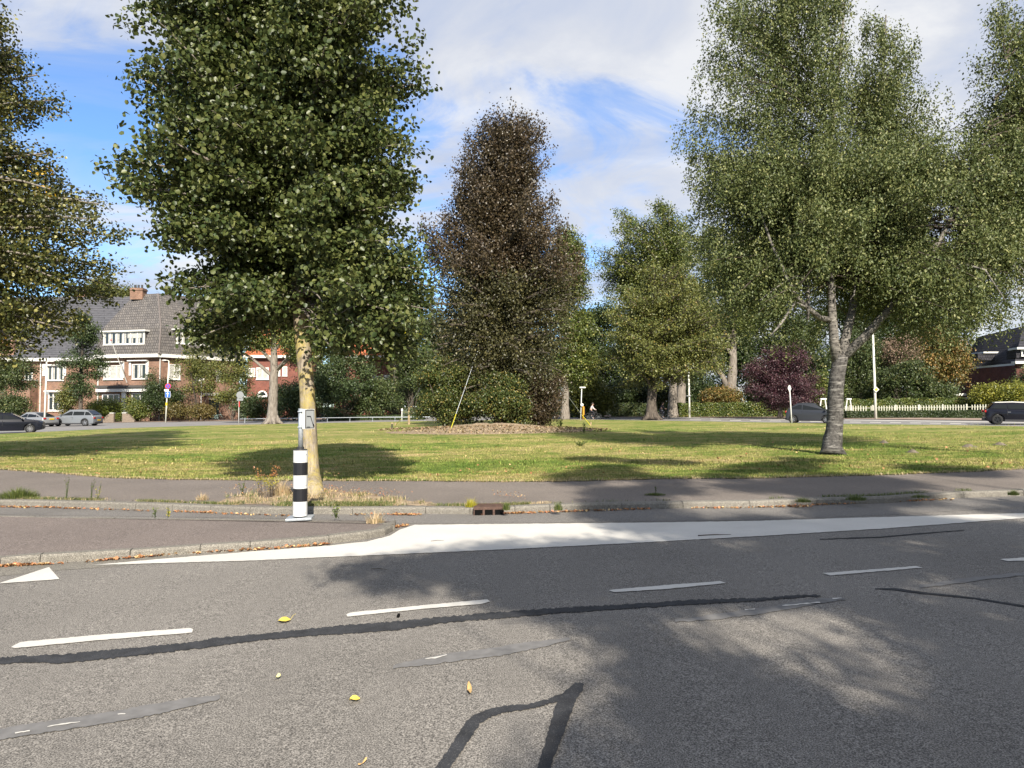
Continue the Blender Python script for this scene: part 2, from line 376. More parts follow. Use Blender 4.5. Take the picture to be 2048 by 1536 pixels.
marking('tar_seam', ribbon([(-60, 1326), (0, 1321), (60, 1318), (130, 1317), (200, 1310), (300, 1300), (360, 1294), (430, 1284), (520, 1274), (600, 1266), (700, 1258), (800, 1250), (900, 1238), (1000, 1230), (1100, 1222), (1250, 1213), (1400, 1203), (1520, 1199), (1580, 1193), (1640, 1191)],
        [10, 13, 14, 18, 17, 16, 14, 17, 12, 14, 18, 17, 12, 12, 11, 9, 9, 6, 5, 3]), .006, TAR, 4, 2.0)
marking('tar_loop', [(862, 1545), (895, 1502), (915, 1470), (930, 1445), (950, 1428), (985, 1415), (1020, 1410), (1055, 1408), (1095, 1398), (1125, 1386), (1138, 1375), (1150, 1365), (1169, 1367), (1166, 1380), (1152, 1398), (1145, 1420), (1133, 1450), (1120, 1485), (1108, 1515), (1098, 1548), (1070, 1548), (1083, 1510), (1095, 1470), (1106, 1430), (1114, 1403), (1080, 1413), (1045, 1420), (1010, 1424), (985, 1432), (960, 1447), (942, 1475), (918, 1510), (893, 1545)], .0065, TAR, 4, 1.5)
marking('tar_seam', ribbon([(1750, 1177), (1790, 1178), (1850, 1186), (1950, 1196), (2048, 1212), (2200, 1240)], [2, 4, 4, 3, 4, 4]), .006, TAR, 8, .6)
marking('tar_seam', ribbon([(1640, 1078), (1700, 1076), (1760, 1074), (1850, 1066), (1930, 1060)], [1, 2, 2, 2, 1]), .006, TAR, 8, .5)
for c, wd in (([(-20, 1474), (0, 1468), (100, 1452), (200, 1438), (300, 1420), (380, 1404), (440, 1394)], [20, 22, 22, 22, 22, 18, 8]),
              ([(785, 1334), (850, 1322), (920, 1312), (1000, 1302), (1080, 1288), (1140, 1277)], [6, 16, 17, 18, 14, 5]),
              ([(1350, 1242), (1440, 1232), (1520, 1222), (1600, 1208), (1650, 1200), (1690, 1197)], [5, 11, 12, 12, 9, 3]),
              ([(1840, 1172), (1920, 1162), (2000, 1152), (2100, 1142)], [5, 9, 7, 6])):
    marking('sealed_seam', ribbon(c, wd), .0055, SMEAR, 9, 1.6)
for c, wd in (([(30, 1466), (60, 1461)], [2, 2]), ([(95, 1453), (130, 1447), (160, 1443)], [1.5, 2, 1]), ([(235, 1428), (250, 1427)], [2, 1]),
              ([(850, 1318), (870, 1315), (893, 1309)], [1, 3, 1.5]), ([(1490, 1219), (1510, 1218)], [2, 1.5]), ([(1565, 1211), (1600, 1208), (1640, 1204)], [2, 2, 1.5]), ([(1665, 1197), (1684, 1196)], [2, 1])):
    marking('paint_residue', ribbon(c, wd), .009, PAINT, 6, .8)
# ------------------------------------------------------------------ foliage
TPL = {
 'round': (np.array([(0, 0, 0), (-.42, .25, .10), (-.36, .72, .08), (0, 1, -.08), (.36, .72, .08), (.42, .25, .10)]), [(0, 1, 2, 3), (0, 3, 4, 5)]),
 'long': (np.array([(0, 0, 0), (-.27, .35, .07), (-.16, .75, .02), (0, 1, -.1), (.16, .75, .02), (.27, .35, .07)]), [(0, 1, 2, 3), (0, 3, 4, 5)]),
 'dia': (np.array([(0, 0, 0), (-.36, .45, .10), (0, 1, -.08), (.36, .45, .10)]), [(0, 1, 2), (0, 2, 3)]),
 'needle': (np.array([(0, 0, 0), (-.12, .5, .02), (0, 1, -.06), (.12, .5, .02)]), [(0, 1, 2, 3)]),
}
def nrmz(a): return a / np.maximum(1e-9, np.linalg.norm(a, axis=1, keepdims=True))
def leaves(name, mat, parent, C, Nr, Ax, size, rnd, clump, style='dia'):
    tv, tf = TPL[style]; n = len(C); k = len(tv)
    Nr = nrmz(Nr); Ax = nrmz(Ax - Nr * (Ax * Nr).sum(1, keepdims=True)); Bx = np.cross(Ax, Nr)
    V = C[:, None, :] + size[:, None, None] * (tv[None, :, 0:1] * Bx[:, None, :] + (tv[None, :, 1:2] - .3) * Ax[:, None, :] + tv[None, :, 2:3] * Nr[:, None, :])
    off = np.array(woff(parent)) if parent is not None else np.zeros(3)
    V = (V - off).reshape(-1, 3).astype(np.float32)
    fl = [len(f) for f in tf]; idx = np.concatenate([np.array(f) for f in tf])
    base = (np.arange(n) * k)[:, None]; loops = (base + idx[None, :]).reshape(-1).astype(np.int32)
    tot = np.tile(np.array(fl), n); start = np.concatenate([[0], np.cumsum(tot)[:-1]]).astype(np.int32)
    me = bpy.data.meshes.new(name); me.vertices.add(len(V)); me.vertices.foreach_set('co', V.ravel())
    me.loops.add(len(loops)); me.loops.foreach_set('vertex_index', loops)
    me.polygons.add(len(tot)); me.polygons.foreach_set('loop_start', start); me.polygons.foreach_set('loop_total', tot.astype(np.int32))
    for nm, a in (('rnd', rnd), ('clump', clump)):
        at = me.attributes.new(nm, 'FLOAT', 'FACE'); at.data.foreach_set('value', np.repeat(a, len(tf)).astype(np.float32))
    me.update(calc_edges=True)
    return link(name, me, mat, parent)
def foliage(name, mat, parent, cl, n, size, seed, style='dia', droop=.4, flat=.75, shell=.33, spray=8, sr=1.6, up=.5, hang=0.0):
    rg = np.random.default_rng(seed); cl = np.array(cl, dtype=float)
    wgt = cl[:, 3] ** 2; wgt /= wgt.sum(); ns = max(1, n // spray)
    ci = rg.choice(len(cl), ns, p=wgt); tint = rg.random(len(cl))
    d = nrmz(rg.normal(size=(ns, 3))); rad = cl[ci, 3] * rg.random(ns) ** shell * rg.uniform(.8, 1.12, ns)
    lump = 1 + .25 * np.sin(d[:, 0] * 5 + ci) * np.cos(d[:, 2] * 4 + ci * 2.3)
    pos = cl[ci, :3] + d * (rad * lump)[:, None] * np.array([1, 1, flat])
    if hang > 0: pos[:, 2] -= hang * rg.random(ns) ** 1.5
    stint = np.clip(tint[ci] * .6 + rg.random(ns) * .4, 0, 1)
    li = np.repeat(np.arange(ns), spray); m = len(li)
    so_ = rg.normal(size=(m, 3)) * size * sr * np.array([1, 1, .7])
    if hang > 0: so_ = so_ * np.array([.45, .45, 2.0])
    C = pos[li] + so_
    ra = rg.normal(size=(m, 3))
    Nr = d[li] * .35 + np.array([0, 0, up]) + ra * .55
    Ax = rg.normal(size=(m, 3)) * .8 + d[li] * .5 + np.array([0, 0, -droop])
    return leaves(name, mat, parent, C, Nr, Ax, size * rg.uniform(.65, 1.25, m), rg.random(m), stint[li], style)

def prof_cl(prof, Y, n, r, seed, depth=1.0, edge=.55, avoid=None, yoff=0.0):
    rg = random.Random(seed); prof = sorted(prof); out = []
    ys = [p[0] for p in prof]
    def at(py):
        for a, b in zip(prof, prof[1:]):
            if a[0] <= py <= b[0]:
                t = (py - a[0]) / max(1e-6, b[0] - a[0]); return a[1] + (b[1] - a[1]) * t, a[2] + (b[2] - a[2]) * t
    wmax = max(p[2] - p[1] for p in prof); tries = 0
    while len(out) < n and tries < n * 60:
        tries += 1
        py = rg.uniform(ys[0], ys[-1]); xl, xr = at(py)
        if rg.random() > ((xr - xl) / wmax) ** .8: continue
        rr = rg.uniform(*r); cx = (xl + xr) / 2; hw = (xr - xl) / 2 * Y / F
        hx = max(.05, hw - rr * .55); hy = max(.05, hw * depth - rr * .5)
        q = rg.random() ** (edge * .8); th = rg.uniform(0, 2 * math.pi)
        dx, dy = hx * q * math.cos(th), hy * q * math.sin(th)
        Yc = Y + dy + yoff; c = P(cx + dx * F / Y, py, Y)
        px = cx + dx * F / Y
        if avoid and avoid(px, py, dy): continue
        # keep the outline at its true height although the clump stands nearer or farther
        out.append((c.x, Yc, c.z, rr))
    return out
def ell_cl(cx, cy, rx, ry, Y, n, r, seed, depth=1.0, fill=.45):
    rg = random.Random(seed); c = P(cx, cy, Y); k = Y / F; out = []
    for i in range(n):
        u = Vector((rg.gauss(0, 1), rg.gauss(0, 1), rg.gauss(0, 1))).normalized() * (rg.random() ** fill)
        rr = rg.uniform(*r); ex, ez = max(.05, rx * k - rr * .75), max(.05, ry * k - rr * .6)
        out.append((c.x + u.x * ex, Y + u.y * ex * depth, c.z + u.z * ez, rr))
    return out

def at_prof(prof, py):
    for a, b in zip(prof, prof[1:]):
        if a[0] <= py <= b[0]:
            t = (py - a[0]) / max(1e-6, b[0] - a[0]); return a[1] + (b[1] - a[1]) * t, a[2] + (b[2] - a[2]) * t
    return prof[-1][1:3]
def boughs(trunk, prof, Y, nb, r0, r1, seed, depth=.9, fill=.5, rise=(-.15, 1.2), avoid=None, side=1, ts=.3, yoff=0.0, sag=0.0):
    '''leafy boughs: each runs from the trunk to a point in the outline and carries clumps that shrink towards its tip'''
    rg = random.Random(seed); prof = sorted(prof); cl = []; paths = []; y0, y1 = prof[0][0], prof[-1][0]; wmax = max(p[2] - p[1] for p in prof); tries = 0
    while len(paths) < nb and tries < nb * 40:
        tries += 1; py = rg.uniform(y0, y1); xl, xr = at_prof(prof, py)
        if rg.random() > ((xr - xl) / wmax) ** .8 + .1: continue
        cx = (xl + xr) / 2; hw = (xr - xl) / 2 * Y / F; q = rg.random() ** fill; th = rg.uniform(0, 2 * math.pi); rt = r1 * rg.uniform(.7, 1.3)
        cth = math.cos(th); cth = math.copysign(abs(cth) ** .75, cth)
        dx = max(.02, hw - rt * .35) * q * cth; dy = max(.02, hw * depth - rt * .4) * q * math.sin(th)
        px = cx + dx * F / Y
        if avoid and avoid(px, py, dy): continue
        e = P(px, py, Y); e.y = Y + dy + yoff; f = (y1 - py) / (y1 - y0); rs = rise[0] + (rise[1] - rise[0]) * f + rg.uniform(-.15, .15)
        hd = math.hypot(e.x - trunk[-1].x, e.y - trunk[-1].y); zs = max(trunk[0].z + .05, min(trunk[-1].z, e.z - rs * hd))
        for a, b in zip(trunk, trunk[1:]):
            if a.z <= zs <= b.z: s_ = a.lerp(b, (zs - a.z) / max(1e-6, b.z - a.z)); break
        else: s_ = trunk[-1].copy()
        ln = (e - s_).length; m = s_.lerp(e, .5) + Vector((rg.uniform(-.1, .1), rg.uniform(-.1, .1), rg.uniform(.05, .16))) * ln
        path = [s_]
        for i in range(1, 7):
            t = i / 6; p = s_ * (1 - t) ** 2 + m * 2 * t * (1 - t) + e * t * t; path.append(p)
        paths.append((path, ln)); t = ts * rg.uniform(.7, 1.2)
        while t < 1.0:
            r = (r0 * (1 - t) + r1 * t) * rg.uniform(.75, 1.2); p = s_ * (1 - t) ** 2 + m * 2 * t * (1 - t) + e * t * t
            p = p + Vector((0, 0, -sag * r)); k = Vector((rg.uniform(-1, 1), rg.uniform(-1, 1), rg.uniform(-.5, .3)))
            cl.append((p.x, p.y, p.z, r))
            for j in range(side):
                k = Vector((rg.uniform(-1, 1), rg.uniform(-1, 1), rg.uniform(-.6, .4))).normalized() * r * 1.25; cl.append((p.x + k.x, p.y + k.y, p.z + k.z, r * .62))
            t += .95 * r / max(ln, .3)
        cl.append((e.x, e.y, e.z, rt * .8))
    if avoid: cl = [c for c in cl if not avoid(CX + c[0] / c[1] * F, CY - (math.tan(math.atan2(c[2] - CH, c[1]) - PITCH)) * F, c[1] - Y)]
    return cl, paths
def bough_mesh(parent, mat, paths, rk, name='branch', seed=1):
    rg = random.Random(seed); mb = MB()
    for path, ln in paths:
        r = rk * min(1.2, .3 + ln / 5); n = len(path); mb.tube(path, [r * (1 - i / n) ** .9 + .0015 for i in range(n)], 6, cap=False)
        for j in range(3):
            i = rg.randrange(2, n - 1); q = path[i]; d = Vector((rg.uniform(-1, 1), rg.uniform(-1, 1), rg.uniform(-.4, .6))) * ln * .16; mb.tube([q, q + d * .5 + Vector((0, 0, .03)), q + d], [r * .3, r * .2, .002], 4, cap=False)
    return mb.build(name, mat, parent, smooth=True)

# barks
def barkmat(name, a, b_, lich=None, lp=.5, vs=(14, 14, 3.0), bandy=None, bs=.7):
    m, t, b = pmat(name, .92, .2); v = objco(t, vs); v1 = objco(t)
    n = noise(t, v, 1.5, 6, .7); r = ramp(t, [(.38, 0.0), (.62, 1.0)]); lk(t, n, r.inputs[0]); c = mixc(t, r.outputs[0], a, b_)
    if lich:
        x = M(t, 'ADD', M(t, 'MULTIPLY', noise(t, v1, 4, 5, .65), .5), M(t, 'MULTIPLY', noise(t, v1, 40, 5, .8), .5))
        r2 = ramp(t, [(1 - lp - .05, 0.0), (1 - lp + .10, .9)]); lk(t, x, r2.inputs[0]); c = mixc(t, r2.outputs[0], c, lich)
    if bandy:
        n3 = noise(t, objco(t, (1.2, 1.2, 9)), 1.6, 5, .75, .5); r3 = ramp(t, [(.53, 0.0), (.60, 1.0)]); lk(t, n3, r3.inputs[0])
        c = mixc(t, M(t, 'MULTIPLY', r3.outputs[0], .7), c, bandy)
    lk(t, c, b.inputs['Base Color']); bump(t, b, n, bs, .03); return m
B_LIME = barkmat('lime_bark', (.14, .115, .09), (.34, .29, .22), (.36, .285, .07), .50)
B_BIRCH = barkmat('birch_bark', (.028, .026, .024), (.105, .098, .09), None, vs=(7, 7, 5), bandy=(.27, .255, .23))
B_BIRCH2 = barkmat('birch_limb_bark', (.055, .050, .045), (.25, .23, .20), None, vs=(3, 3, 12))
B_GREY = barkmat('grey_bark', (.13, .11, .09), (.25, .22, .185), vs=(6, 6, 1.2))
B_DARK = barkmat('dark_bark', (.05, .04, .033), (.12, .10, .08), vs=(6, 6, 1.5))

def limbs(parent, mat, trunk, cl, k, r0, seed, twigs=True, name='branch'):
    """k limbs from the trunk line into the crown, as one branch system"""
    rg = random.Random(seed); mb = MB(); pick = cl if len(cl) <= k else rg.sample(list(cl), k)
    for c in pick:
        e = Vector(c[:3]); best = None
        zt = None
        # start: the point of the trunk well below the clump
        hd = None
        tz0, tz1 = trunk[0].z, trunk[-1].z
        top = trunk[-1]; hd = math.hypot(e.x - top.x, e.y - top.y)
        zs = max(tz0 + (tz1 - tz0) * .25, min(tz1, e.z - .55 * hd - .2))
        for a, b in zip(trunk, trunk[1:]):
            if a.z <= zs <= b.z: s_ = a.lerp(b, (zs - a.z) / max(1e-6, b.z - a.z)); break
        else: s_ = trunk[-1]
        m1 = s_.lerp(e, .35) + Vector((rg.uniform(-.08, .08), rg.uniform(-.08, .08), .10)) * (e - s_).length
        m2 = s_.lerp(e, .7) + Vector((rg.uniform(-.06, .06), rg.uniform(-.06, .06), .08)) * (e - s_).length
        ln = (e - s_).length; r = r0 * min(1, .35 + ln / 8)
        mb.tube([s_, m1, m2, e], [r, r * .65, r * .38, r * .12], 6, cap=False)
        if twigs:
            for j in range(3):
                q = m2.lerp(e, rg.random()); d = Vector((rg.uniform(-1, 1), rg.uniform(-1, 1), rg.uniform(-.5, .7))) * c[3] * .9
                mb.tube([q, q + d * .5 + Vector((0, 0, .05)), q + d], [r * .22, r * .14, r * .05], 4, cap=False)
    return mb.build(name, mat, parent, smooth=True)
def trunkmesh(parent, mat, pts, rad, n=14, jit=.04, seed=1, name='trunk', roots=0):
    rg = random.Random(seed); mb = MB()
    # refine
    P2 = []; R2 = []
    for i in range(len(pts) - 1):
        k = max(1, int((pts[i + 1] - pts[i]).length / .25)); k = min(k, 12)
        for j in range(k):
            t = j / k; P2.append(pts[i].lerp(pts[i + 1], t) + Vector((rg.uniform(-1, 1), rg.uniform(-1, 1), 0)) * rad[i] * .05); R2.append(rad[i] * (1 - t) + rad[i + 1] * t)
    P2.append(pts[-1]); R2.append(rad[-1])
    mb.tube(P2, R2, n, jit=jit, rng=rg)
    for k in range(roots):
        a = 2 * math.pi * k / roots + rg.uniform(-.3, .3); b = pts[0]; r = rad[0]
        mb.tube([b + Vector((math.cos(a) * r * .4, math.sin(a) * r * .4, r * 1.3)), b + Vector((math.cos(a) * r * .95, math.sin(a) * r * .95, r * .35)), b + Vector((math.cos(a) * r * 1.7, math.sin(a) * r * 1.7, -.03))], [r * .4, r * .36, r * .15], 7)
    return mb.build(name, mat, parent, smooth=True)

def tree(name, label, cat, base, trunk, rad, cl, n, size, leaf, bark, seed, group=None, nl=14, style='dia', roots=0, r0=None, kw=None):
    t = thing(name, label, cat, base, 0, group)
    trunkmesh(t, bark, trunk, rad, seed=seed, roots=roots)
    if nl: limbs(t, bark, trunk, cl, nl, r0 or rad[-1] * .8, seed + 5)
    foliage('crown', leaf, t, cl, n, size, seed + 9, style, **(kw or {}))
    return t

# ---- the lime by the bollard
Lf_lime = leafmat('lime_leaves', (.036, .058, .015), (.105, .122, .032), (.15, .16, .05), .10, .25, .45, yel=(.50, .42, .02), yp=.012)
YL = 12.7
base = G(625, 994, .1)
tp = [base, P(624, 950, YL), P(620, 905, YL), P(617, 860, YL), P(614, 780, YL), P(607, 700, YL), P(602, 655, YL), P(600, 620, YL), P(598, 570, YL), P(596, 450, YL), P(600, 250, YL), P(610, 0, YL), P(620, -160, YL)]
tr_ = [.205, .148, .138, .136, .134, .132, .130, .125, .12, .11, .09, .055, .02]
prof = [(-260, 560, 680), (-180, 480, 740), (-80, 420, 770), (0, 350, 765), (40, 290, 835), (110, 266, 856), (200, 280, 815), (250, 300, 850), (300, 315, 876), (345, 275, 842), (375, 245, 818), (395, 246, 852), (425, 262, 800), (460, 300, 862), (500, 325, 842), (550, 352, 868), (600, 330, 872), (650, 352, 868), (700, 400, 860), (735, 640, 800)]
av = lambda px, py, dy: (560 < px < 660 and py > 560 and dy < .6) or (py > 690 and px < 600 and px > 460) or (py > 640 and 470 < px < 650)
cl, pth = boughs([tp[7], tp[8], tp[9], tp[10], tp[11], tp[12]], prof, YL, 380, .44, .24, 11, .95, .26, (-.35, 1.3), av, 1, .32)
t = thing('lime_tree', 'tall dark green lime tree with a yellow lichen trunk standing behind the striped bollard', 'tree', base)
trunkmesh(t, B_LIME, tp[:9], tr_[:9], 20, .035, 3, roots=0); trunkmesh(t, B_GREY, tp[8:], tr_[8:], 12, .035, 3, name='leader')
cl += prof_cl(prof, YL, 150, (.22, .42), 17, .95, .35, av)
bough_mesh(t, B_GREY, pth, .045)
foliage('crown', Lf_lime, t, cl, 250000, .077, 21, 'round', droop=.8, flat=.78, shell=.45, spray=15, sr=1.8)
foliage('bracts', leafmat('lime_bracts', (.17, .20, .07), (.30, .31, .12), None, 0, .3), t, cl, 11000, .08, 22, 'needle', droop=1.6, flat=.8, shell=.3, spray=3, sr=1.2, up=.1)

# ---- the turning lime at the left edge
Lf_turn = leafmat('turning_leaves', (.038, .052, .014), (.115, .110, .028), (.28, .26, .08), .14, .28, .4, yel=(.62, .36, .02), yp=.05)
YT = 20.0
rp = [(-420, -120), (-300, -60), (-200, -30), (-80, 0), (0, 12), (60, 40), (130, 62), (165, 78), (200, 72), (235, 48), (260, 72), (290, 112), (325, 158), (350, 176), (400, 190), (430, 222), (480, 232), (525, 238), (560, 192), (600, 186), (640, 168), (670, 150), (700, 138), (740, 90)]
prof = [(y, -250 - (x + 250) * .92, x) for y, x in rp]
base = Vector((X(-250, YT), YT, gz(X(-250, YT), .1)))
tp = [base, P(-250, 800, YT), P(-246, 600, YT), P(-240, 300, YT), P(-245, -100, YT), P(-245, -300, YT)]
cl, pth = boughs(tp[2:], prof, YT, 360, .85, .44, 12, .85, .26, (-.3, 1.1), lambda px, py, dy: py > 700 and px > 130, 1, .3)
tlt = tree('lime_tree', 'lime tree with leaves turning yellow and orange at the left edge of the photo', 'tree', base, tp, [.36, .27, .24, .2, .1, .04], cl + prof_cl(prof, YT, 150, (.4, .75), 18, .85, .4), 340000, .088, Lf_turn, B_GREY, 31, nl=0, style='round', r0=.09, kw=dict(droop=.7, flat=.75, shell=.42, spray=15, sr=1.9))

bough_mesh(tlt, B_GREY, pth, .08)
# ---- the birch
Lf_birch = leafmat('birch_leaves', (.062, .088, .026), (.165, .185, .060), (.30, .30, .12), .06, .28, .5)
YB = 20.2
base = G(1665, 910, .1)
t = thing('birch_tree', 'large birch with a dark scarred trunk and pale limbs on the lawn at the right', 'tree', base)
tp = [base, P(1664, 895, YB), P(1668, 860, YB), P(1671, 800, YB), P(1674, 750, YB), P(1681, 712, YB)]
trunkmesh(t, B_BIRCH, tp, [.36, .27, .23, .21, .205, .20], 20, .05, 4, roots=0)
lb = [([(1676, 725, 0), (1668, 680, 0), (1664, 620, 0), (1662, 550, .1), (1660, 470, .2), (1655, 380, .2), (1665, 250, .1), (1680, 120, 0), (1690, 0, 0)], [.17, .13, .11, .10, .09, .075, .06, .045, .02]),
      ([(1684, 725, 0), (1690, 680, .1), (1705, 620, .3), (1716, 540, .5), (1735, 430, .7), (1752, 300, .9), (1766, 150, 1), (1772, 30, 1)], [.16, .13, .11, .10, .085, .06, .04, .02]),
      ([(1690, 712, 0), (1735, 668, -.1), (1785, 610, -.4), (1830, 545, -.6), (1880, 480, -.8), (1925, 390, -.9), (1965, 280, -.7)], [.15, .12, .10, .085, .06, .04, .015]),
      ([(1660, 640, 0), (1640, 636, -.3), (1618, 618, -.6), (1590, 590, -.9), (1575, 560, -1), (1540, 480, -1.0), (1510, 390, -.6)], [.09, .08, .07, .06, .055, .035, .012]),
      ([(1616, 640, -.7), (1616, 600, -.7), (1615, 556, -.7), (1640, 554, -.5), (1658, 553, 0)], [.035, .05, .045, .045, .06]),
      ([(1618, 618, -.6), (1590, 605, -1.1), (1560, 650, -1.6), (1540, 672, -1.7)], [.05, .035, .03, .012]),
      ([(1615, 556, -.7), (1590, 553, -.9), (1560, 570, -1.1), (1520, 600, -1.3)], [.04, .035, .02, .012]),
      ([(1680, 560, .2), (1712, 556, -.3), (1708, 590, -.5), (1700, 600, -.5)], [.03, .025, .02, .008]),
      ([(1660, 430, .2), (1600, 380, -.5), (1540, 330, -.6), (1490, 290, -.6)], [.07, .06, .04, .012]),
      ([(1735, 430, .7), (1800, 340, 1.4), (1835, 240, 1.6)], [.06, .045, .012]),
      ([(1830, 545, -.6), (1900, 520, -1.6), (1970, 540, -2.2), (2010, 600, -2.4)], [.06, .04, .025, .012]),
      ([(1640, 500, .4), (1560, 470, .9), (1480, 470, 1.5), (1400, 500, 2.0)], [.06, .045, .03, .012])]
mb = MB()
for pts, rr in lb: mb.tube([P(x, y, YB + d) for x, y, d in pts], rr, 9, jit=.06, rng=random.Random(3))
mb.build('limb', B_BIRCH2, t, smooth=True)
cl = []; pth = []
LA = [P(1662, 640, YB), P(1660, 470, YB + .2), P(1655, 380, YB + .2), P(1665, 250, YB), P(1600, 100, YB - .3), P(1590, -60, YB)]
LC = [P(1716, 540, YB + .5), P(1735, 430, YB + .7), P(1752, 300, YB + .9), P(1766, 150, YB + 1), P(1772, 30, YB + 1)]
LD = [P(1785, 610, YB - .4), P(1880, 480, YB - .8), P(1930, 380, YB - 1.2), P(1975, 250, YB - 1.3), P(2010, 120, YB - 1.3)]
nogap = lambda px, py, dy: (1700 < px < 1735 and py < 110) or (1885 < px < 1922 and py < 175) or (1850 < px < 1930 and 400 < py < 500 and dy < 1) or (1590 < px < 1720 and py > 545 and dy < .7) or (1700 < px < 1790 and py > 640) or (1560 < px < 1640 and py > 600 and dy < .5) or py > 715 - abs(px - 1760) * .05
for trk, pr, nb, r0_, r1_, sd, dp, yo, rs_ in (
    (LA, [(-260, 1560, 1640), (-120, 1500, 1690), (0, 1455, 1710), (40, 1390, 1712), (100, 1383, 1712), (160, 1385, 1705), (220, 1365, 1700), (262, 1348, 1700), (295, 1352, 1690), (320, 1390, 1690), (360, 1375, 1690), (400, 1378, 1690)], 150, .46, .17, 41, .75, -.3, (.2, 1.1)),
    (LC, [(-10, 1760, 1790), (40, 1735, 1850), (70, 1722, 1890), (130, 1712, 1892), (190, 1700, 1925), (300, 1690, 1950), (380, 1680, 1950)], 110, .44, .17, 43, .9, 1, (0, 1.1)),
    (LD, [(5, 1965, 1995), (40, 1950, 2070), (80, 1935, 2130), (140, 1915, 2180), (250, 1900, 2230), (350, 1880, 2240), (450, 1890, 2200), (560, 1930, 2120)], 120, .46, .18, 44, .6, -.6, (-.2, .8)),
    (LA[:4], [(300, 1395, 1960), (345, 1385, 2000), (400, 1362, 2060), (440, 1378, 2085), (480, 1388, 2085), (520, 1370, 2070), (570, 1380, 2050), (620, 1400, 2055), (650, 1440, 2030), (680, 1530, 1960), (700, 1580, 1880)], 340, .50, .19, 45, .62, 0, (-.75, .5))):
    c_, q_ = boughs(trk, pr, YB, int(nb * 1.15), r0_, r1_ * 1.25, sd, dp, .28, rs_, nogap, 1, .35, yo); cl += c_ + prof_cl([(a_, b_ - 12, c_2 + 12) for a_, b_, c_2 in pr], YB, int(nb * .85), (.18, .40), sd + 7, dp, .4, nogap, yo); pth += q_[::3]
foliage('crown', Lf_birch, t, cl, 500000, .079, 51, 'long', droop=1.2, flat=1.05, shell=.5, spray=13, sr=1.9, up=.15, hang=.25)
bough_mesh(t, B_DARK, pth, .026, 'twigs')
hc = prof_cl([(630, 1930, 1985), (680, 1940, 2025), (740, 1975, 2030), (790, 1990, 2020)], YB, 16, (.16, .30), 46, 1, .7, yoff=-2.6)
hc += prof_cl([(600, 1990, 2040), (650, 1935, 2020)], YB, 8, (.2, .32), 47, 1, .7, yoff=-2.4)
mb = MB()
rg = random.Random(5)
for c in hc: mb.tube([(c[0] - .5, c[1] + .3, c[2] + 1.3), (c[0] - .1, c[1], c[2] + .6), (c[0], c[1], c[2] - c[3])], [.014, .009, .003], 4)
mb.build('hanging_twigs', B_BIRCH2, t)
foliage('hanging_spray', Lf_birch, t, hc, 2600, .062, 53, 'long', droop=1.2, flat=1.3, shell=.5, spray=6, sr=1.5, up=.1, hang=.25)

# ---- the copper beech in the middle
Lf_beech = leafmat('copper_beech_leaves', (.036, .027, .015), (.095, .070, .036), (.12, .09, .05), .03, .18, .38)
Lf_olive = leafmat('olive_leaves', (.075, .092, .024), (.175, .180, .045), (.26, .19, .05), .03, .22, .45)
YC = 46.0
prof = [(262, 950, 1085), (300, 912, 1100), (340, 895, 1092), (380, 905, 1100), (420, 895, 1120), (445, 872, 1128), (500, 862, 1138), (560, 868, 1160), (600, 866, 1160), (640, 872, 1140), (700, 885, 1128), (800, 930, 1115)]
base = G(1010, 853, .12); base.y = YC; base.z = gz(base.x, .11)
tp = [base, P(1010, 800, YC), P(1008, 700, YC), P(1004, 500, YC), P(1006, 350, YC), P(1010, 250, YC)]
prof = [(222, 975, 1055), (238, 962, 1082), (262, 930, 1095), (300, 900, 1108), (340, 882, 1100), (380, 892, 1108), (420, 888, 1132), (440, 850, 1136), (470, 832, 1142), (520, 845, 1172), (570, 850, 1188), (620, 846, 1170), (680, 850, 1150), (760, 860, 1135), (830, 880, 1120)]
cl, pth = boughs(tp[1:], prof, YC, 330, 1.2, .5, 61, .8, .28, (-.4, 1.3), None, 1, .3)
tbe = tree('copper_beech', 'tall dark bronze copper beech on the mound in the middle of the lawn', 'tree', base, tp, [.7, .55, .45, .35, .2, .08], [c for c in cl if c[2] > 10], 105000, .155, Lf_beech, B_DARK, 64, nl=0, r0=.14, kw=dict(droop=.8, flat=.9, shell=.4, spray=14, sr=1.9, up=.3, hang=.4))
bough_mesh(tbe, B_DARK, pth, .13)
foliage('lower_crown', leafmat('bronze_green_leaves', (.034, .036, .014), (.095, .088, .034), (.16, .14, .05), .06, .2, .45), tbe, [c for c in cl if c[2] <= 10], 95000, .15, 67, 'dia', droop=.8, flat=.9, shell=.38, sr=2.0, up=.3, hang=.4)
Lf_under = leafmat('undergrowth_leaves', (.038, .060, .016), (.105, .125, .032), (.24, .19, .05), .10, .22, .4)
for k, (cx, cy, rx, ry, Y, n, lab) in enumerate(((890, 785, 78, 78, 44.5, 34000, 'rounded olive shrub at the left foot of the copper beech'),
        (1000, 800, 75, 62, 43.8, 30000, 'leafy green bush in front of the copper beech trunk'),
        (1080, 790, 55, 72, 45.0, 24000, 'bronze green bush at the right foot of the copper beech'))):
    b = Vector((X(cx, Y), Y, gz(X(cx, Y), .1))); s = thing('shrub', lab, 'shrub', b, 0, 'bushes round the foot of the copper beech')
    cc = ell_cl(cx, cy, rx, ry, Y, 40, (.35, .75), 70 + k, .7)
    mb = MB(); r = random.Random(k)
    for j in range(14):
        c = r.choice(cc); mb.tube([b, b.lerp(Vector(c[:3]), .5) + Vector((0, 0, .2)), Vector(c[:3])], [.05, .035, .01], 5)
    mb.build('stems', B_DARK, s); foliage('leaves', Lf_under if k != 2 else Lf_beech, s, cc, n, .12, 80 + k, 'dia', droop=.6, flat=.75, shell=.4, sr=1.8)
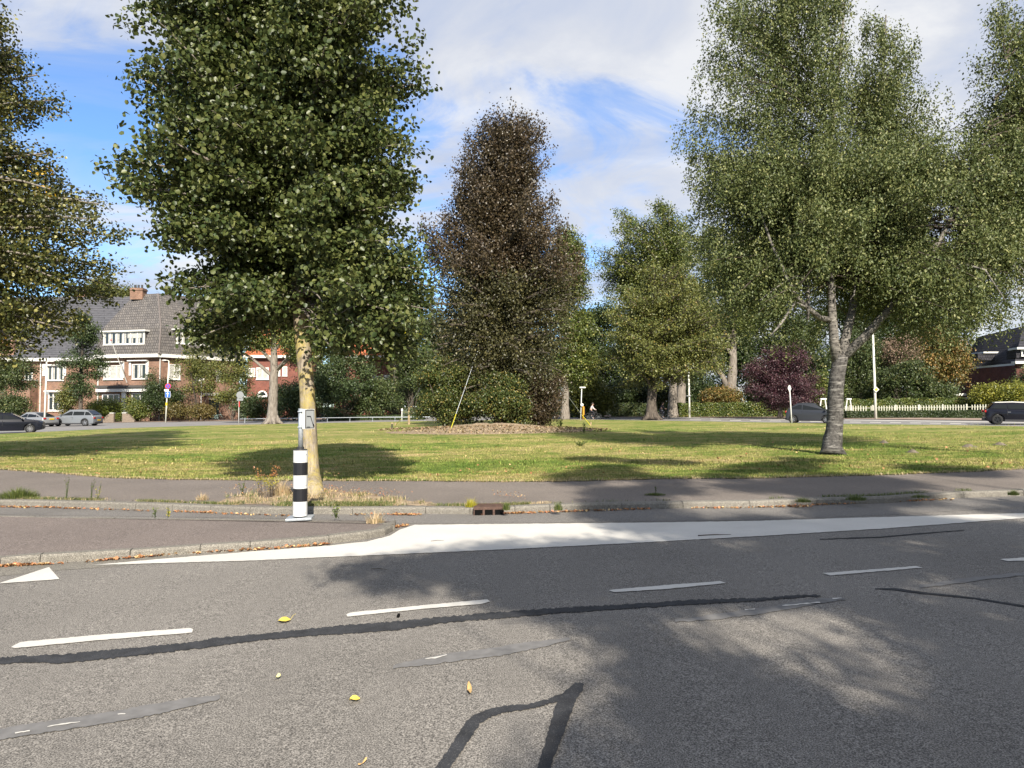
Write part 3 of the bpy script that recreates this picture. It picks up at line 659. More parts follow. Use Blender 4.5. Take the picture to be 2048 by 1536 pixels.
# low suckers and mound
def mound(name, px0, px1, pyc, h, mat, label, cat, hlen=None, kind=None, seed=1, n=22):
    a, b = G(px0, pyc, .11), G(px1, pyc, .11); c = (a + b) / 2; rx = (b - a).length / 2; ry = hlen or rx * .5
    mb = MB(); rg = random.Random(seed); m = 9
    vs = [(c.x, c.y, gz(c.x, .11) + h)]; fs = []
    for j in range(1, m + 1):
        q = j / m
        for i in range(n):
            an = 2 * math.pi * i / n; rr = q * (1 + rg.uniform(-.06, .06)); x = c.x + math.cos(an) * rx * rr; y = c.y + math.sin(an) * ry * rr
            z = gz(x, .11) + h * (math.cos(q * math.pi) * .5 + .5) * (1 + rg.uniform(-.2, .2)) + (.004 if j < m else -.03); vs.append((x, y, z))
    for i in range(n): fs.append((0, 1 + i, 1 + (i + 1) % n))
    for j in range(m - 1):
        for i in range(n): a_, b_ = 1 + j * n + i, 1 + j * n + (i + 1) % n; fs.append((a_, a_ + n, b_ + n, b_))
    mb.add(vs, fs); o = mb.build(name, mat, smooth=True)
    if kind: o['kind'] = kind
    else: tag(o, label, cat)
    return o
mound('mound', 780, 1200, 862, .42, SOIL, None, None, 5.0, 'structure', 3, 48)

# ---- trees and shrubs behind, each with its own trunk and crown
Lf_g1 = leafmat('fresh_leaves', (.060, .088, .020), (.150, .170, .040), (.30, .28, .08), .06, .25, .4)
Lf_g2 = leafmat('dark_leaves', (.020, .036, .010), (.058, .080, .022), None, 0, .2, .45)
Lf_g3 = leafmat('dull_leaves', (.035, .055, .018), (.090, .115, .035), (.18, .17, .06), .05, .22, .45)
Lf_pur = leafmat('purple_leaves', (.034, .014, .018), (.085, .036, .044), (.13, .07, .06), .05, .15, .45)
Lf_brn = leafmat('scorched_leaves', (.09, .080, .020), (.19, .155, .040), (.28, .16, .05), .22, .2, .5)
Lf_yel = leafmat('yellow_leaves', (.12, .14, .025), (.28, .27, .040), (.42, .38, .05), .1, .3, .4)
Lf_con = leafmat('conifer_needles', (.026, .046, .015), (.066, .092, .028), None, 0, .1, .5)
Lf_tan = leafmat('seed_head_leaves', (.15, .11, .07), (.26, .18, .12), None, 0, .2, .6)
Lf_hedge = leafmat('hedge_leaves', (.055, .085, .018), (.140, .165, .036), (.24, .20, .05), .06, .2, .4)
def btree(name, label, cat, tx, by, Y, ells, n, size, leaf, bark, seed, tr=.3, group=None, ttop=None, kw=None, prof=None, rr=(.6, 1.4), lean=0, fork=False, ncl=46, roots=0):
    b = Vector((X(tx, Y), Y, gz(X(tx, Y), .02 if by is None else 0)))
    cl = []
    pth = []
    tot = sum(e[2] * e[3] for e in ells) or 1
    for i, e in enumerate(ells): cl += ell_cl(*e, Y, max(4, int(ncl * e[2] * e[3] / tot)), rr, seed + i * 3)
    ty = ttop if ttop is not None else min([e[1] for e in ells] + ([prof[len(prof) // 2][0]] if prof else []))
    top = P(tx + lean, ty, Y); tp = [b, b.lerp(top, .12), b.lerp(top, .45) + Vector((tr * .3, 0, 0)), top]
    if prof: c_, pth = boughs([tp[1], tp[2], tp[3]], prof, Y, int(ncl * 1.5), rr[1] * .72, rr[0] * .8, seed, .8, .28, (-.3, 1.2), None, 1, .35); cl += c_
    t = thing(name, label, cat, b, 0, group)
    if pth: bough_mesh(t, bark, pth, tr * .22)
    trunkmesh(t, bark, tp, [tr * 1.35, tr, tr * .8, tr * .25], 10, .05, seed, roots=roots)
    limbs(t, bark, tp, cl, 12, tr * .4, seed + 1, False)
    foliage('crown', leaf, t, cl, int(n * 2.1), size * .93, seed + 2, 'dia', **(kw or dict(droop=.6, flat=.75, shell=.42, spray=13, sr=1.7)))
    return t
# right of the beech and the big street tree
btree('street_tree', 'big olive green tree with a dark rough trunk at the far edge of the lawn', 'tree', 1303, None, 70.5, [], 36000, .21, Lf_olive, B_DARK, 101, .48,
      prof=[(530, 1290, 1370), (560, 1255, 1415), (600, 1222, 1445), (640, 1200, 1462), (690, 1195, 1482), (730, 1202, 1475), (762, 1216, 1440), (775, 1230, 1330)], ncl=120, rr=(.7, 1.5), ttop=600, roots=5, kw=dict(droop=.6, flat=.72, shell=.4, sr=1.7))
btree('chestnut_tree', 'tall loose green tree rising behind the big olive street tree', 'tree', 1345, None, 82, [], 34000, .24, Lf_g1, B_GREY, 104, .5,
      prof=[(405, 1250, 1320), (425, 1220, 1380), (462, 1200, 1420), (490, 1192, 1440), (530, 1190, 1440), (600, 1200, 1440), (680, 1220, 1440)], ncl=60, rr=(.9, 1.8), ttop=560)
btree('street_tree', 'pale trunked tree in the hedge behind the rough trunked street tree', 'tree', 1360, None, 84, [(1375, 690, 70, 80)], 9000, .24, Lf_g3, B_GREY, 107, .62, ttop=700, rr=(1, 2))
t = btree('forked_tree', 'grey forked tree above the brownish shrub behind the lamp post', 'tree', 1456, None, 92, [(1450, 570, 105, 140), (1400, 660, 60, 70)], 24000, .25, Lf_g1, B_GREY, 110, .75, ttop=640, rr=(1.2, 2.4), lean=12)
mb = MB(); mb.tube([P(1452, 775, 92), P(1446, 755, 92), P(1432, 735, 91.5), P(1425, 690, 91)], [.45, .38, .3, .15], 8); mb.build('fork', B_GREY, t, smooth=True)
btree('green_tree', 'green tree showing past the right side of the copper beech', 'tree', 1130, None, 74, [], 20000, .25, Lf_g1, B_GREY, 112, .4,
      prof=[(455, 1118, 1145), (480, 1112, 1165), (520, 1105, 1170), (580, 1080, 1175), (650, 1080, 1200), (720, 1080, 1190), (770, 1090, 1180)], ncl=55, rr=(.9, 1.8), ttop=600)
btree('yew_tree', 'yellowish green conifer with spreading low boughs behind the small round sign', 'tree', 1165, None, 84, [], 14000, .26, leafmat('golden_yew', (.055, .070, .012), (.15, .155, .03), None, 0, .2), B_DARK, 114, .35,
      prof=[(700, 1150, 1180), (730, 1130, 1195), (760, 1120, 1210), (790, 1115, 1240), (822, 1120, 1235)], ncl=45, rr=(.7, 1.5), ttop=740)
k = 0
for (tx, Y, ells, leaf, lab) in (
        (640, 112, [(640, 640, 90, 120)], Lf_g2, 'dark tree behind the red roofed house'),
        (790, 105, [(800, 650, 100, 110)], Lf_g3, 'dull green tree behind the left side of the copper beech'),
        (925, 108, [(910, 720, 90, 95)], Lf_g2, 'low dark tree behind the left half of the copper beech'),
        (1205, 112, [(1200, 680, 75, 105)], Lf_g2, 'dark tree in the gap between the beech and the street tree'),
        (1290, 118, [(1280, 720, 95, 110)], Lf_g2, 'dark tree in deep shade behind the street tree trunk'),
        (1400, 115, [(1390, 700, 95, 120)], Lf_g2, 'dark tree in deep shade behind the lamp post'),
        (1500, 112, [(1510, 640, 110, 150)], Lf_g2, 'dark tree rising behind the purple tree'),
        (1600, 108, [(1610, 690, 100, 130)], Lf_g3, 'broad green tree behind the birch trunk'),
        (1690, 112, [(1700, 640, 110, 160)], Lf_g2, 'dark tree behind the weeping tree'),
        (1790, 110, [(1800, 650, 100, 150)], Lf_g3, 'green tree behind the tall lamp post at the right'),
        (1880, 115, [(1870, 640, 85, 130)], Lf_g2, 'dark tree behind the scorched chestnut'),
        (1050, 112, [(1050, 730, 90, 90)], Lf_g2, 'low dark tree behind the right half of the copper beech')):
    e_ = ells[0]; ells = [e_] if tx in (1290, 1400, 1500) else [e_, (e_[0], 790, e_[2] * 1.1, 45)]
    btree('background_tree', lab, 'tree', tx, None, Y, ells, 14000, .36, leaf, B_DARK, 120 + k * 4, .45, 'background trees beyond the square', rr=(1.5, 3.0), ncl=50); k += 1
btree('roadside_tree', 'grey trunked tree by the road, seen through behind the lime', 'tree', 546, None, 71, [(520, 600, 150, 110), (610, 650, 110, 80), (440, 660, 70, 50), (468, 692, 58, 34), (600, 700, 70, 34), (520, 678, 40, 22)], 26000, .21, Lf_g1, B_GREY, 180, .48, rr=(.8, 1.7), ttop=600, ncl=70, roots=6)
btree('purple_plum', 'low purple leaved plum tree behind the small dark car', 'tree', 1560, None, 68, [], 24000, .15, Lf_pur, B_DARK, 185, .22,
      prof=[(688, 1545, 1600), (705, 1515, 1618), (735, 1488, 1638), (765, 1476, 1648), (795, 1490, 1648), (820, 1520, 1625)], ncl=70, rr=(.5, 1.1), ttop=730)
btree('weeping_willow', 'weeping tree with hanging curtains of leaves beside the tall lamp post', 'tree', 1718, None, 82, [(1722, 690, 52, 50), (1700, 720, 35, 50), (1745, 730, 32, 50)], 16000, .22, Lf_g3, B_GREY, 190, .3, rr=(.6, 1.2), kw=dict(droop=1.5, flat=1.2, shell=.5, sr=1.6, up=.05, hang=5.0))
btree('horse_chestnut', 'horse chestnut with scorched brown and yellow leaves by the right-hand houses', 'tree', 1890, None, 84, [(1885, 690, 60, 55), (1895, 740, 55, 35), (1850, 720, 40, 50)], 18000, .25, Lf_brn, B_DARK, 195, .3, rr=(.8, 1.7))
btree('small_tree', 'airy shrub with tan seed heads above the fence', 'shrub', 1800, None, 80, [(1803, 705, 42, 45)], 5000, .2, Lf_tan, B_DARK, 200, .12, rr=(.6, 1.2))
for (cx, cy, rx, ry, Y, n, leaf, lab, sz) in (
        (1806, 760, 62, 46, 76, 9000, Lf_g3, 'large mid green bush behind the white fence', .2),
        (1870, 782, 50, 24, 77, 5000, Lf_g3, 'low spreading bush right of the large bush behind the white fence', .2),
        (1640, 780, 42, 45, 78, 6000, Lf_g1, 'bright green bush showing beside the birch trunk', .2),
        (2005, 788, 62, 26, 68, 9000, Lf_yel, 'yellow green bush behind the fence by the black car', .17),
        (2075, 760, 50, 40, 74, 5000, Lf_g3, 'dark green bush at the right edge of the photo', .2),
        (1445, 796, 42, 24, 88, 6000, Lf_brn, 'brownish green shrub under the forked tree', .2),
        (690, 765, 72, 82, 86, 13000, Lf_con, 'big dark yew by the thin pipe rail', .22),
        (755, 790, 62, 52, 88, 9000, Lf_g3, 'green bush right of the big dark yew', .22),
        (825, 720, 45, 110, 92, 10000, Lf_g3, 'tall green bush between the lime and the copper beech', .24),
        (590, 800, 48, 46, 90, 6000, Lf_con, 'dark bush behind the grey trunked roadside tree', .22),
        (520, 815, 62, 30, 93, 6000, Lf_g2, 'low dark bush in front of the red brick house', .2),
        (398, 738, 48, 66, 96, 6000, Lf_olive, 'climbing shrub against the brick corner house', .2),
        (466, 750, 46, 78, 95, 8000, Lf_olive, 'olive leaved small tree between the two brick houses', .2),
        (380, 822, 52, 18, 94, 5000, leafmat('rusty_hedge', (.08, .07, .02), (.17, .13, .04), None, 0, .2), 'rusty green low hedge in front of the corner house', .18),
        (330, 800, 48, 45, 95, 8000, Lf_g2, 'dark laurel beside the blue road sign', .2),
        (272, 818, 34, 27, 94, 5000, Lf_g1, 'bright green bush right of the domed hedge', .18),
        (302, 770, 14, 38, 97, 1600, Lf_g3, 'narrow climbing bush on the house corner', .16),
        (20, 815, 42, 30, 82, 6000, Lf_g3, 'green bush behind the black car', .2),
        (20, 755, 55, 50, 86, 8000, Lf_g3, 'tall green bush in front of the left brick house', .2),
        (140, 800, 30, 38, 90, 5000, Lf_olive, 'bare stemmed shrub left of the domed hedge', .17)):
    b = Vector((X(cx, Y), Y, gz(X(cx, Y)))); s = thing('bush', lab, 'bush', b)
    cc = ell_cl(cx, cy, rx, ry, Y, 34, (.5, 1.1) if rx > 40 else (.3, .7), int(cx), .8)
    mb = MB(); r = random.Random(int(cx))
    for j in range(10):
        c = r.choice(cc); mb.tube([b, b.lerp(Vector(c[:3]), .5), Vector(c[:3])], [.06, .04, .012], 5)
    mb.build('stems', B_DARK, s); foliage('leaves', leaf, s, cc, int(n * 1.6), sz, int(cx) + 1, 'dia', droop=.6, flat=.8, shell=.4, sr=1.8)
# domed hedge by the grey car
b = Vector((X(213, 95), 95, gz(X(213, 95)))); s = thing('domed_hedge', 'large domed clipped hedge right of the grey parked car', 'hedge', b)
foliage('leaves', leafmat('clipped_hedge', (.085, .115, .020), (.18, .21, .035), None, 0, .2), s, ell_cl(208, 818, 42, 24, 95, 60, (.5, .8), 9, .8, .3) + ell_cl(212, 835, 44, 12, 95, 20, (.5, .8), 10, .8), 18000, .15, 12, 'dia', droop=1.0, flat=.9, shell=.3, sr=1.6)
mb = MB(); mb.tube([b, b + Vector((0, 0, 1.5))], [.1, .04], 6); mb.build('stems', B_DARK, s)
# conifer left of the corner house
b = Vector((X(162, 88), 88, gz(X(162, 88)))); s = thing('spruce_tree', 'dark spruce standing left of the corner house', 'tree', b)
tp = [b, P(162, 750, 88), P(168, 640, 88)]; trunkmesh(s, B_DARK, tp, [.25, .2, .04], 9)
foliage('crown', Lf_con, s, prof_cl([(632, 158, 176), (650, 140, 190), (690, 118, 204), (730, 122, 208), (770, 128, 200), (795, 150, 180)], 88, 50, (.5, 1.1), 9, .9, .6), 15000, .2, 13, 'dia', droop=.8, flat=.6, shell=.4, sr=1.6)
limbs(s, B_DARK, tp, prof_cl([(650, 140, 190), (770, 128, 200)], 88, 14, (.5, 1.1), 9), 14, .06, 3, False)
for k, (tx, ells, leaf, lab) in enumerate(((205, [(205, 590, 36, 40)], Lf_g1, 'bright tree top showing over the left roof ridge'), (245, [(245, 600, 34, 36)], Lf_olive, 'olive tree top showing beside the chimney'), (150, [(150, 620, 40, 50)], Lf_g1, 'green tree top over the roof behind the turning lime'))):
    btree('garden_tree', lab, 'tree', tx, None, 128, ells, 5000, .34, leaf, B_DARK, 220 + k * 5, .35, rr=(1.2, 2.2), ncl=26)
# hedges
def hedge(name, label, px0, px1, yb0, yb1, h, dep, leaf, n, size, seed, Y0=None, Y1=None):
    a = G(px0, yb0, .0) if Y0 is None else Vector((X(px0, Y0), Y0, gz(X(px0, Y0)))); b = G(px1, yb1, .0) if Y1 is None else Vector((X(px1, Y1), Y1, gz(X(px1, Y1))))
    t = thing(name, label, 'hedge', (a + b) / 2); d = (b - a); nrm = Vector((-d.y, d.x, 0)).normalized() * dep
    mb = MB(); rg = random.Random(seed); k = 40; vs = []
    for i in range(k + 1):
        p = a.lerp(b, i / k)
        for q, z in ((.15, 0), (.18, h * .82), (.5, h * .86), (.82, h * .82), (.85, 0)): vs.append(p + nrm * q + Vector((0, 0, z + rg.uniform(-.03, .03))))
    fs = [(i * 5 + j, i * 5 + j + 1, i * 5 + 6 + j, i * 5 + 5 + j) for i in range(k) for j in range(4)] + [(0, 1, 2, 3, 4), (k * 5 + 4, k * 5 + 3, k * 5 + 2, k * 5 + 1, k * 5)]
    mb.add(vs, fs); mb.build('twiggy_core', simple('hedge_core', (.02, .022, .012), .95), t)
    g_ = np.random.default_rng(seed); u = g_.random(n); side = g_.random(n); A = np.array(a); D = np.array(d); NN = np.array(nrm)
    v = np.where(side < .45, g_.normal(0, .04, n), g_.random(n)); z = np.where(side < .45, g_.random(n) * h, h * (1 + .04 * np.sin(u * 60)) + g_.normal(0, .04, n))
    C = A + D * u[:, None] + NN * v[:, None]; C[:, 2] += z
    fn = -np.array(nrm.normalized())
    Nr = np.where((side < .45)[:, None], fn * .7 + np.array([0, 0, .4]), np.array([0, 0, 1.0]) + fn * .1) + g_.normal(size=(n, 3)) * .5
    leaves('leaves', leaf, t, C, Nr, g_.normal(size=(n, 3)) + np.array([0, 0, -.3]), size * g_.uniform(.7, 1.3, n), g_.random(n), g_.random(n) * .4 + .5 * (np.sin(u * 37) * .5 + .5), 'dia')
    return t
hedge('hedge', 'long green hedge behind the lamp post and the street trees', 1325, 1600, 833, 833.5, 1.55, 1.5, Lf_hedge, 26000, .16, 1, 84, 76)
hedge('hedge', 'dark hedge left of the rough trunked street tree', 1222, 1312, 832, 832, 1.6, 1.5, Lf_g3, 8000, .16, 2, 90, 88)
hedge('hedge', 'short dark hedge behind the cyclist in a light top', 1128, 1208, 832, 832, 1.7, 1.5, Lf_g3, 8000, .16, 3, 90, 90)
hedge('hedge', 'low dark box hedge at the foot of the white fence', 1600, 2060, 836, 837, .62, .8, Lf_g2, 26000, .11, 4, 68, 63)
hedge('hedge', 'clipped yellowish hedge behind the white fence', 1640, 1965, 830, 832, 1.75, 1.0, Lf_hedge, 22000, .14, 5, 73, 70)
hedge('hedge', 'low ivy strip under the thin pipe rail', 655, 850, 836, 836, .55, .8, Lf_g2, 6000, .15, 6, 86, 86)

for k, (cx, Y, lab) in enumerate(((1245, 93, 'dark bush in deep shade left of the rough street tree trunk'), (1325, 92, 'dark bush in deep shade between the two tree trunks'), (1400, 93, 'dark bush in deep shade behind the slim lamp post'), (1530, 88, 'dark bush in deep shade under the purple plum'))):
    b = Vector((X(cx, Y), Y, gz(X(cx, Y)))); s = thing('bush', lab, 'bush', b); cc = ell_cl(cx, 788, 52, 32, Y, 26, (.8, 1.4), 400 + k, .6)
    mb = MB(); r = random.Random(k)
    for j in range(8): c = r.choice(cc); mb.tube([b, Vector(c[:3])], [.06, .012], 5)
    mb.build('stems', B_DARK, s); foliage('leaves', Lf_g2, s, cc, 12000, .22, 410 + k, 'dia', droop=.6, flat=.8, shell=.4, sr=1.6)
# far wood closing the view between the houses and trees
cl = []
rg = random.Random(99)
for k in range(150):
    px = rg.uniform(-500, 2500); Y = rg.uniform(140, 165); top = 752 if px < 700 else 700; c = P(px, rg.uniform(top, 812), Y); cl.append((c.x, c.y, max(c.z, 1.0), rg.uniform(2.5, 4.5)))
o = foliage('distant_wood', Lf_g2, None, cl, 90000, .55, 98, 'dia', sr=1.8); tag(o, 'dark far off wood filling the gaps between the trees and houses', 'wood', kind='stuff')

# ---- street trees behind the viewpoint; their shade lies over the road and the pavement
def shade_cl(lst):
    out = []
    for (px, py, h, r) in lst:
        p = G(px, py, .0); t = (h - p.z) / L.z; q = p + L * t; out.append((q.x, q.y, q.z, r))
    return out
rg = random.Random(77)
spec = []
def area(x0, x1, y0, y1, n, h, r, keep=None):
    for k in range(n):
        px, py = rg.uniform(x0, x1), rg.uniform(y0, y1)
        if keep and not keep(px, py): continue
        spec.append((px, py, rg.uniform(*h), rg.uniform(*r)))
area(1010, 2300, 1100, 1150, 38, (7, 9.5), (.42, .64), lambda x, y: not (1740 < x < 1960 and y > 1120))
area(1060, 1740, 1140, 1170, 20, (7, 9), (.32, .45))
area(1230, 2300, 1010, 1085, 30, (9, 11), (.45, .7))
area(1130, 1960, 940, 1000, 26, (11, 13.5), (.5, .8))
area(1150, 1600, 925, 945, 8, (12, 14), (.5, .8))
for px, py, r in ((735, 1140, .26), (800, 1165, .2), (850, 1125, .3), (930, 1150, .3), (960, 1115, .3), (1000, 1190, .2), (1080, 1200, .24), (1160, 1215, .24), (1270, 1215, .22), (1240, 1262, .16), (1300, 1300, .2), (1370, 1330, .24), (1290, 1370, .14), (1450, 1370, .24), (1420, 1430, .22), (1530, 1400, .22),
                  (1330, 1450, .2), (1540, 1470, .26), (1640, 1440, .22), (1270, 1490, .15), (1400, 1520, .22), (1520, 1545, .24), (1660, 1520, .24), (1760, 1480, .2), (1800, 1545, .24), (1900, 1500, .2), (1150, 1530, .12), (1960, 1560, .26), (2060, 1500, .24), (1230, 1560, .16), (2040, 1450, .2),
                  (1760, 1210, .22), (1830, 1235, .26), (1900, 1250, .28), (1970, 1280, .3), (2050, 1300, .34), (2050, 1370, .28), (1960, 1330, .18), (2120, 1220, .5), (1990, 1215, .26), (2130, 1400, .4), (1560, 1180, .24), (1640, 1175, .24), (1340, 1190, .22), (1450, 1185, .22), (1700, 1180, .22), (1770, 1290, .09), (1660, 1330, .10), (2160, 1480, .4)):
    spec.append((px, py, rg.uniform(6.2, 8.2), r * 1.28))
cl = shade_cl(spec)
b3 = ([], [], [])
for c in cl: b3[0 if c[0] < 3.4 else (1 if c[0] < 8.5 else 2)].append(c)
for cc, bx, by_, lab, sd in ((b3[0], 5.2, -9.5, 'street tree behind the viewpoint shading the near road', 300), (b3[1], 8.2, -8.0, 'street tree behind the viewpoint, second from the left', 310), (b3[2], 12.0, -7.0, 'street tree farthest right behind the viewpoint', 320)):
    b = Vector((bx, by_, gz(bx, 0))); tp = [b, b + Vector((0, 0, 2.5)), b + Vector((.1, .1, 6)), b + Vector((.2, .3, 11))]
    vol = sum(c[3] ** 2 for c in cc)
    tree('street_tree', lab, 'tree', b, tp, [.25, .18, .12, .03], cc, int(4800 * vol), .10, Lf_lime, B_GREY, sd, nl=14, style='dia', r0=.03, kw=dict(droop=.6, flat=.8, shell=.5, spray=14, sr=1.5))
# ------------------------------------------------------------------ object materials
WHITE = simple('white_paint', (.60, .59, .55), .5, .4, var=.05, scale=3)
BRWHITE = simple('bollard_white', (.53, .525, .51), .4, .5, var=.10, scale=14)
BLACK = simple('bollard_black', (.010, .010, .012), .35, .5, var=.2, scale=6)
GALV = simple('galvanised_steel', (.42, .45, .47), .42, .5, .55, var=.22, scale=40)
GREYP = simple('grey_pole', (.50, .50, .47), .5, .4, var=.08, scale=4)
PALEP = simple('pale_lamp_pole', (.62, .61, .52), .5, .4, var=.08, scale=2)
DGREY = simple('dark_plastic', (.03, .03, .033), .5, .4)
SIGNG = simple('sign_grey', (.27, .28, .28), .5, .4, var=.05)
SIGNBACK = simple('sign_back', (.20, .21, .21), .5, .4, var=.1)
BLUE = simple('sign_blue', (.01, .10, .45), .4, .5, var=.03)
RED = simple('sign_red', (.50, .02, .02), .4, .5, var=.03)
YELL = simple('sign_yellow', (.75, .58, .03), .4, .5, var=.03)
ORNG = simple('orange_plastic', (.50, .24, .02), .4, .5, var=.03)
STRAP = simple('yellow_strap', (.62, .55, .04), .6, .3, var=.05)
WOOD = simple('pale_wood', (.33, .25, .15), .85, .2, var=.2, scale=6)
IRON = simple('rusty_iron', (.10, .062, .048), .8, .3, .3, var=.35, scale=30, bmp=.4)
HOLE = simple('dark_hole', (.004, .004, .004), .95, .1)
TYRE = simple('tyre_rubber', (.018, .018, .018), .85, .3)
ALLOY = simple('alloy_rim', (.30, .30, .31), .3, .5, .7)
BLKRIM = simple('black_rim', (.02, .02, .022), .3, .5, .3)
def glassy(name, col, rough=.06):
    m, t, b = pmat(name, rough, .8); b.inputs['Base Color'].default_value = (*col, 1); return m
GLASS = glassy('dark_glass', (.018, .022, .025)); CGLASS = glassy('car_glass', (.012, .014, .015), .12)
CGLASS.node_tree.nodes['Principled BSDF'].inputs['Specular IOR Level'].default_value = .22
CURT = simple('curtained_glass', (.38, .37, .33), .25, .6, var=.25, scale=3)
def brick(name, a, b_, mortar, rough=.9, bw=.22, bh=.065):
    m, t, b = pmat(name, rough, .2); tc = N(t, 'ShaderNodeTexCoord'); s = N(t, 'ShaderNodeSeparateXYZ'); lk(t, tc.outputs['Object'], s.inputs[0])
    c = N(t, 'ShaderNodeCombineXYZ'); lk(t, M(t, 'ADD', s.outputs[0], s.outputs[1]), c.inputs[0]); lk(t, s.outputs[2], c.inputs[1])
    br = N(t, 'ShaderNodeTexBrick'); lk(t, c.outputs[0], br.inputs[0]); br.inputs['Color1'].default_value = (*a, 1); br.inputs['Color2'].default_value = (*b_, 1)
    br.inputs['Mortar'].default_value = (*mortar, 1); br.inputs['Scale'].default_value = 1.0; br.inputs['Brick Width'].default_value = bw; br.inputs['Row Height'].default_value = bh; br.inputs['Mortar Size'].default_value = .008
    r = ramp(t, [(.3, .72), (.7, 1.2)]); lk(t, noise(t, tc.outputs['Object'], .7, 6, .65), r.inputs[0])
    r2 = ramp(t, [(.3, .8), (.7, 1.2)]); lk(t, noise(t, tc.outputs['Object'], 7, 3, .65), r2.inputs[0])
    col = mixc(t, 1.0, mixc(t, 1.0, br.outputs[0], r.outputs[0], 'MULTIPLY'), r2.outputs[0], 'MULTIPLY')
    lk(t, col, b.inputs['Base Color']); return m
BRICK1 = brick('brown_brick', (.25, .125, .075), (.17, .095, .065), (.22, .18, .15))
BRICK2 = brick('red_brick', (.22, .065, .042), (.15, .050, .038), (.17, .12, .10))
BRICK3 = brick('dark_red_brick', (.13, .040, .030), (.09, .035, .030), (.10, .07, .06))
def tiles(name, a, b_, row=.33, tw=.3, rough=.8, relief=.8):
    m, t, b = pmat(name, rough, .3); tc = N(t, 'ShaderNodeTexCoord'); s = N(t, 'ShaderNodeSeparateXYZ'); lk(t, tc.outputs['Object'], s.inputs[0])
    c = N(t, 'ShaderNodeCombineXYZ'); lk(t, M(t, 'ADD', s.outputs[0], M(t, 'MULTIPLY', s.outputs[1], .7)), c.inputs[0]); lk(t, s.outputs[2], c.inputs[1])
    br = N(t, 'ShaderNodeTexBrick'); lk(t, c.outputs[0], br.inputs[0]); br.inputs['Color1'].default_value = (*a, 1); br.inputs['Color2'].default_value = (*b_, 1)
    br.inputs['Mortar'].default_value = tuple(x * .25 for x in a) + (1,); br.inputs['Brick Width'].default_value = tw; br.inputs['Row Height'].default_value = row; br.inputs['Mortar Size'].default_value = .035; br.inputs['Mortar Smooth'].default_value = .3; br.inputs['Scale'].default_value = 1
    r = ramp(t, [(.25, .6), (.75, 1.35)]); lk(t, noise(t, objco(t, (1, 1, 2.5)), 1.6, 6, .7), r.inputs[0])
    col = mixc(t, 1.0, br.outputs[0], r.outputs[0], 'MULTIPLY'); lk(t, col, b.inputs['Base Color'])
    wv = N(t, 'ShaderNodeMath', operation='FRACT'); lk(t, M(t, 'DIVIDE', s.outputs[2], row), wv.inputs[0]); bump(t, b, wv.outputs[0], relief, .08); return m
TILE1 = tiles('weathered_roof_tiles', (.150, .135, .122), (.10, .092, .088), .42)
TILE2 = tiles('smooth_dark_roof_tiles', (.085, .083, .09), (.078, .078, .085), .30, 6, .55, .5)
TILE3 = tiles('orange_roof_tiles', (.52, .16, .07), (.42, .12, .055))
TILE4 = tiles('black_roof_tiles', (.05, .048, .055), (.035, .034, .04))

# ------------------------------------------------------------------ bollard on the island
b = G(600, 1041, .086); Yb = b.y
t = thing('traffic_bollard', 'black and white banded traffic bollard with a sign on a pole, standing on the island', 'bollard', b)
px1 = Yb / F
MB().box(b + Vector((0, 0, .035)), (.34, .26, .030), .12, rx=R(2), ry=R(-2)).build('base_plate', GALV, t, bevel=.004)
MB().box(b + Vector((0, 0, .012)), (.26, .20, .022), .12).build('base_packer', DGREY, t)
r = .095; bz = b.z + .065; H = (1036 - 905) * px1; seg = [('w', 1036, 1007), ('b', 1007, 981.5), ('w', 981.5, 955), ('b', 955, 930), ('w', 930, 906)]
MB().tube([(b.x, b.y, b.z + .05), (b.x, b.y, bz + .004)], .075, 24).build('foot', DGREY, t, smooth=False)
z = bz
for k, (c, y0, y1) in enumerate(seg):
    h = (y0 - y1) * px1
    MB().tube([(b.x, b.y, z), (b.x, b.y, z + h - .002)], [r if c == 'w' else r + .001] * 2, 18).build('band', BRWHITE if c == 'w' else BLACK, t)
    z += h
for zz_ in (.05, .42, .83):
    MB().ball((b.x + .088, b.y - .045, bz + zz_), .008, 6, 4).build('rivet', GALV, t)
MB().tube([(b.x, b.y, z), (b.x, b.y, z + .012)], [.088, .086], 24).tube([(b.x, b.y, z + .01), (b.x, b.y, z + .045)], .046, 16).build('cap', DGREY, t)
zt = P(599, 817, Yb).z
pl = MB().tube([(b.x, b.y, z + .03), (b.x - .002, b.y, zt)], .032, 18).build('pole', GALV, t, smooth=True)
sg = thing('x', None, None); bpy.data.objects.remove(sg)
s0 = P(603.5, 858, Yb + .0); s1z = P(603, 818, Yb).z; szc = (s0.z + s1z) / 2; hh = (s1z - s0.z)
# sign faces away to the right: its face normal lies almost across the view
a = R(-62)     # direction of the face plane
u = Vector((math.cos(R(60)), math.sin(R(60)), 0)); nn_ = Vector((math.sin(R(60)), -math.cos(R(60)), 0))
c0 = Vector((b.x + .078, b.y - .01, szc))
W_ = .135
def srect(mb, u0, u1, z0, z1, d0, d1, m=0):
    q = [c0 + u * u0 + nn_ * d0 + Vector((0, 0, z0)), c0 + u * u1 + nn_ * d0 + Vector((0, 0, z0)), c0 + u * u1 + nn_ * d0 + Vector((0, 0, z1)), c0 + u * u0 + nn_ * d0 + Vector((0, 0, z1))]
    mb.ext(q, nn_ * (d1 - d0), m)
mb = MB(); srect(mb, -.045, W_, -hh / 2, hh / 2, 0, .012); pn = mb.build('sign_panel', WHITE, t, bevel=.002)
mb = MB(); q = [c0 + u * -.045 + Vector((0, 0, -hh / 2)), ]
mb.box(c0 + u * -.052 + nn_ * .0 + Vector((0, 0, 0)), (.014, .030, hh * .98), R(60)); mb.build('sign_channel', WHITE, t)
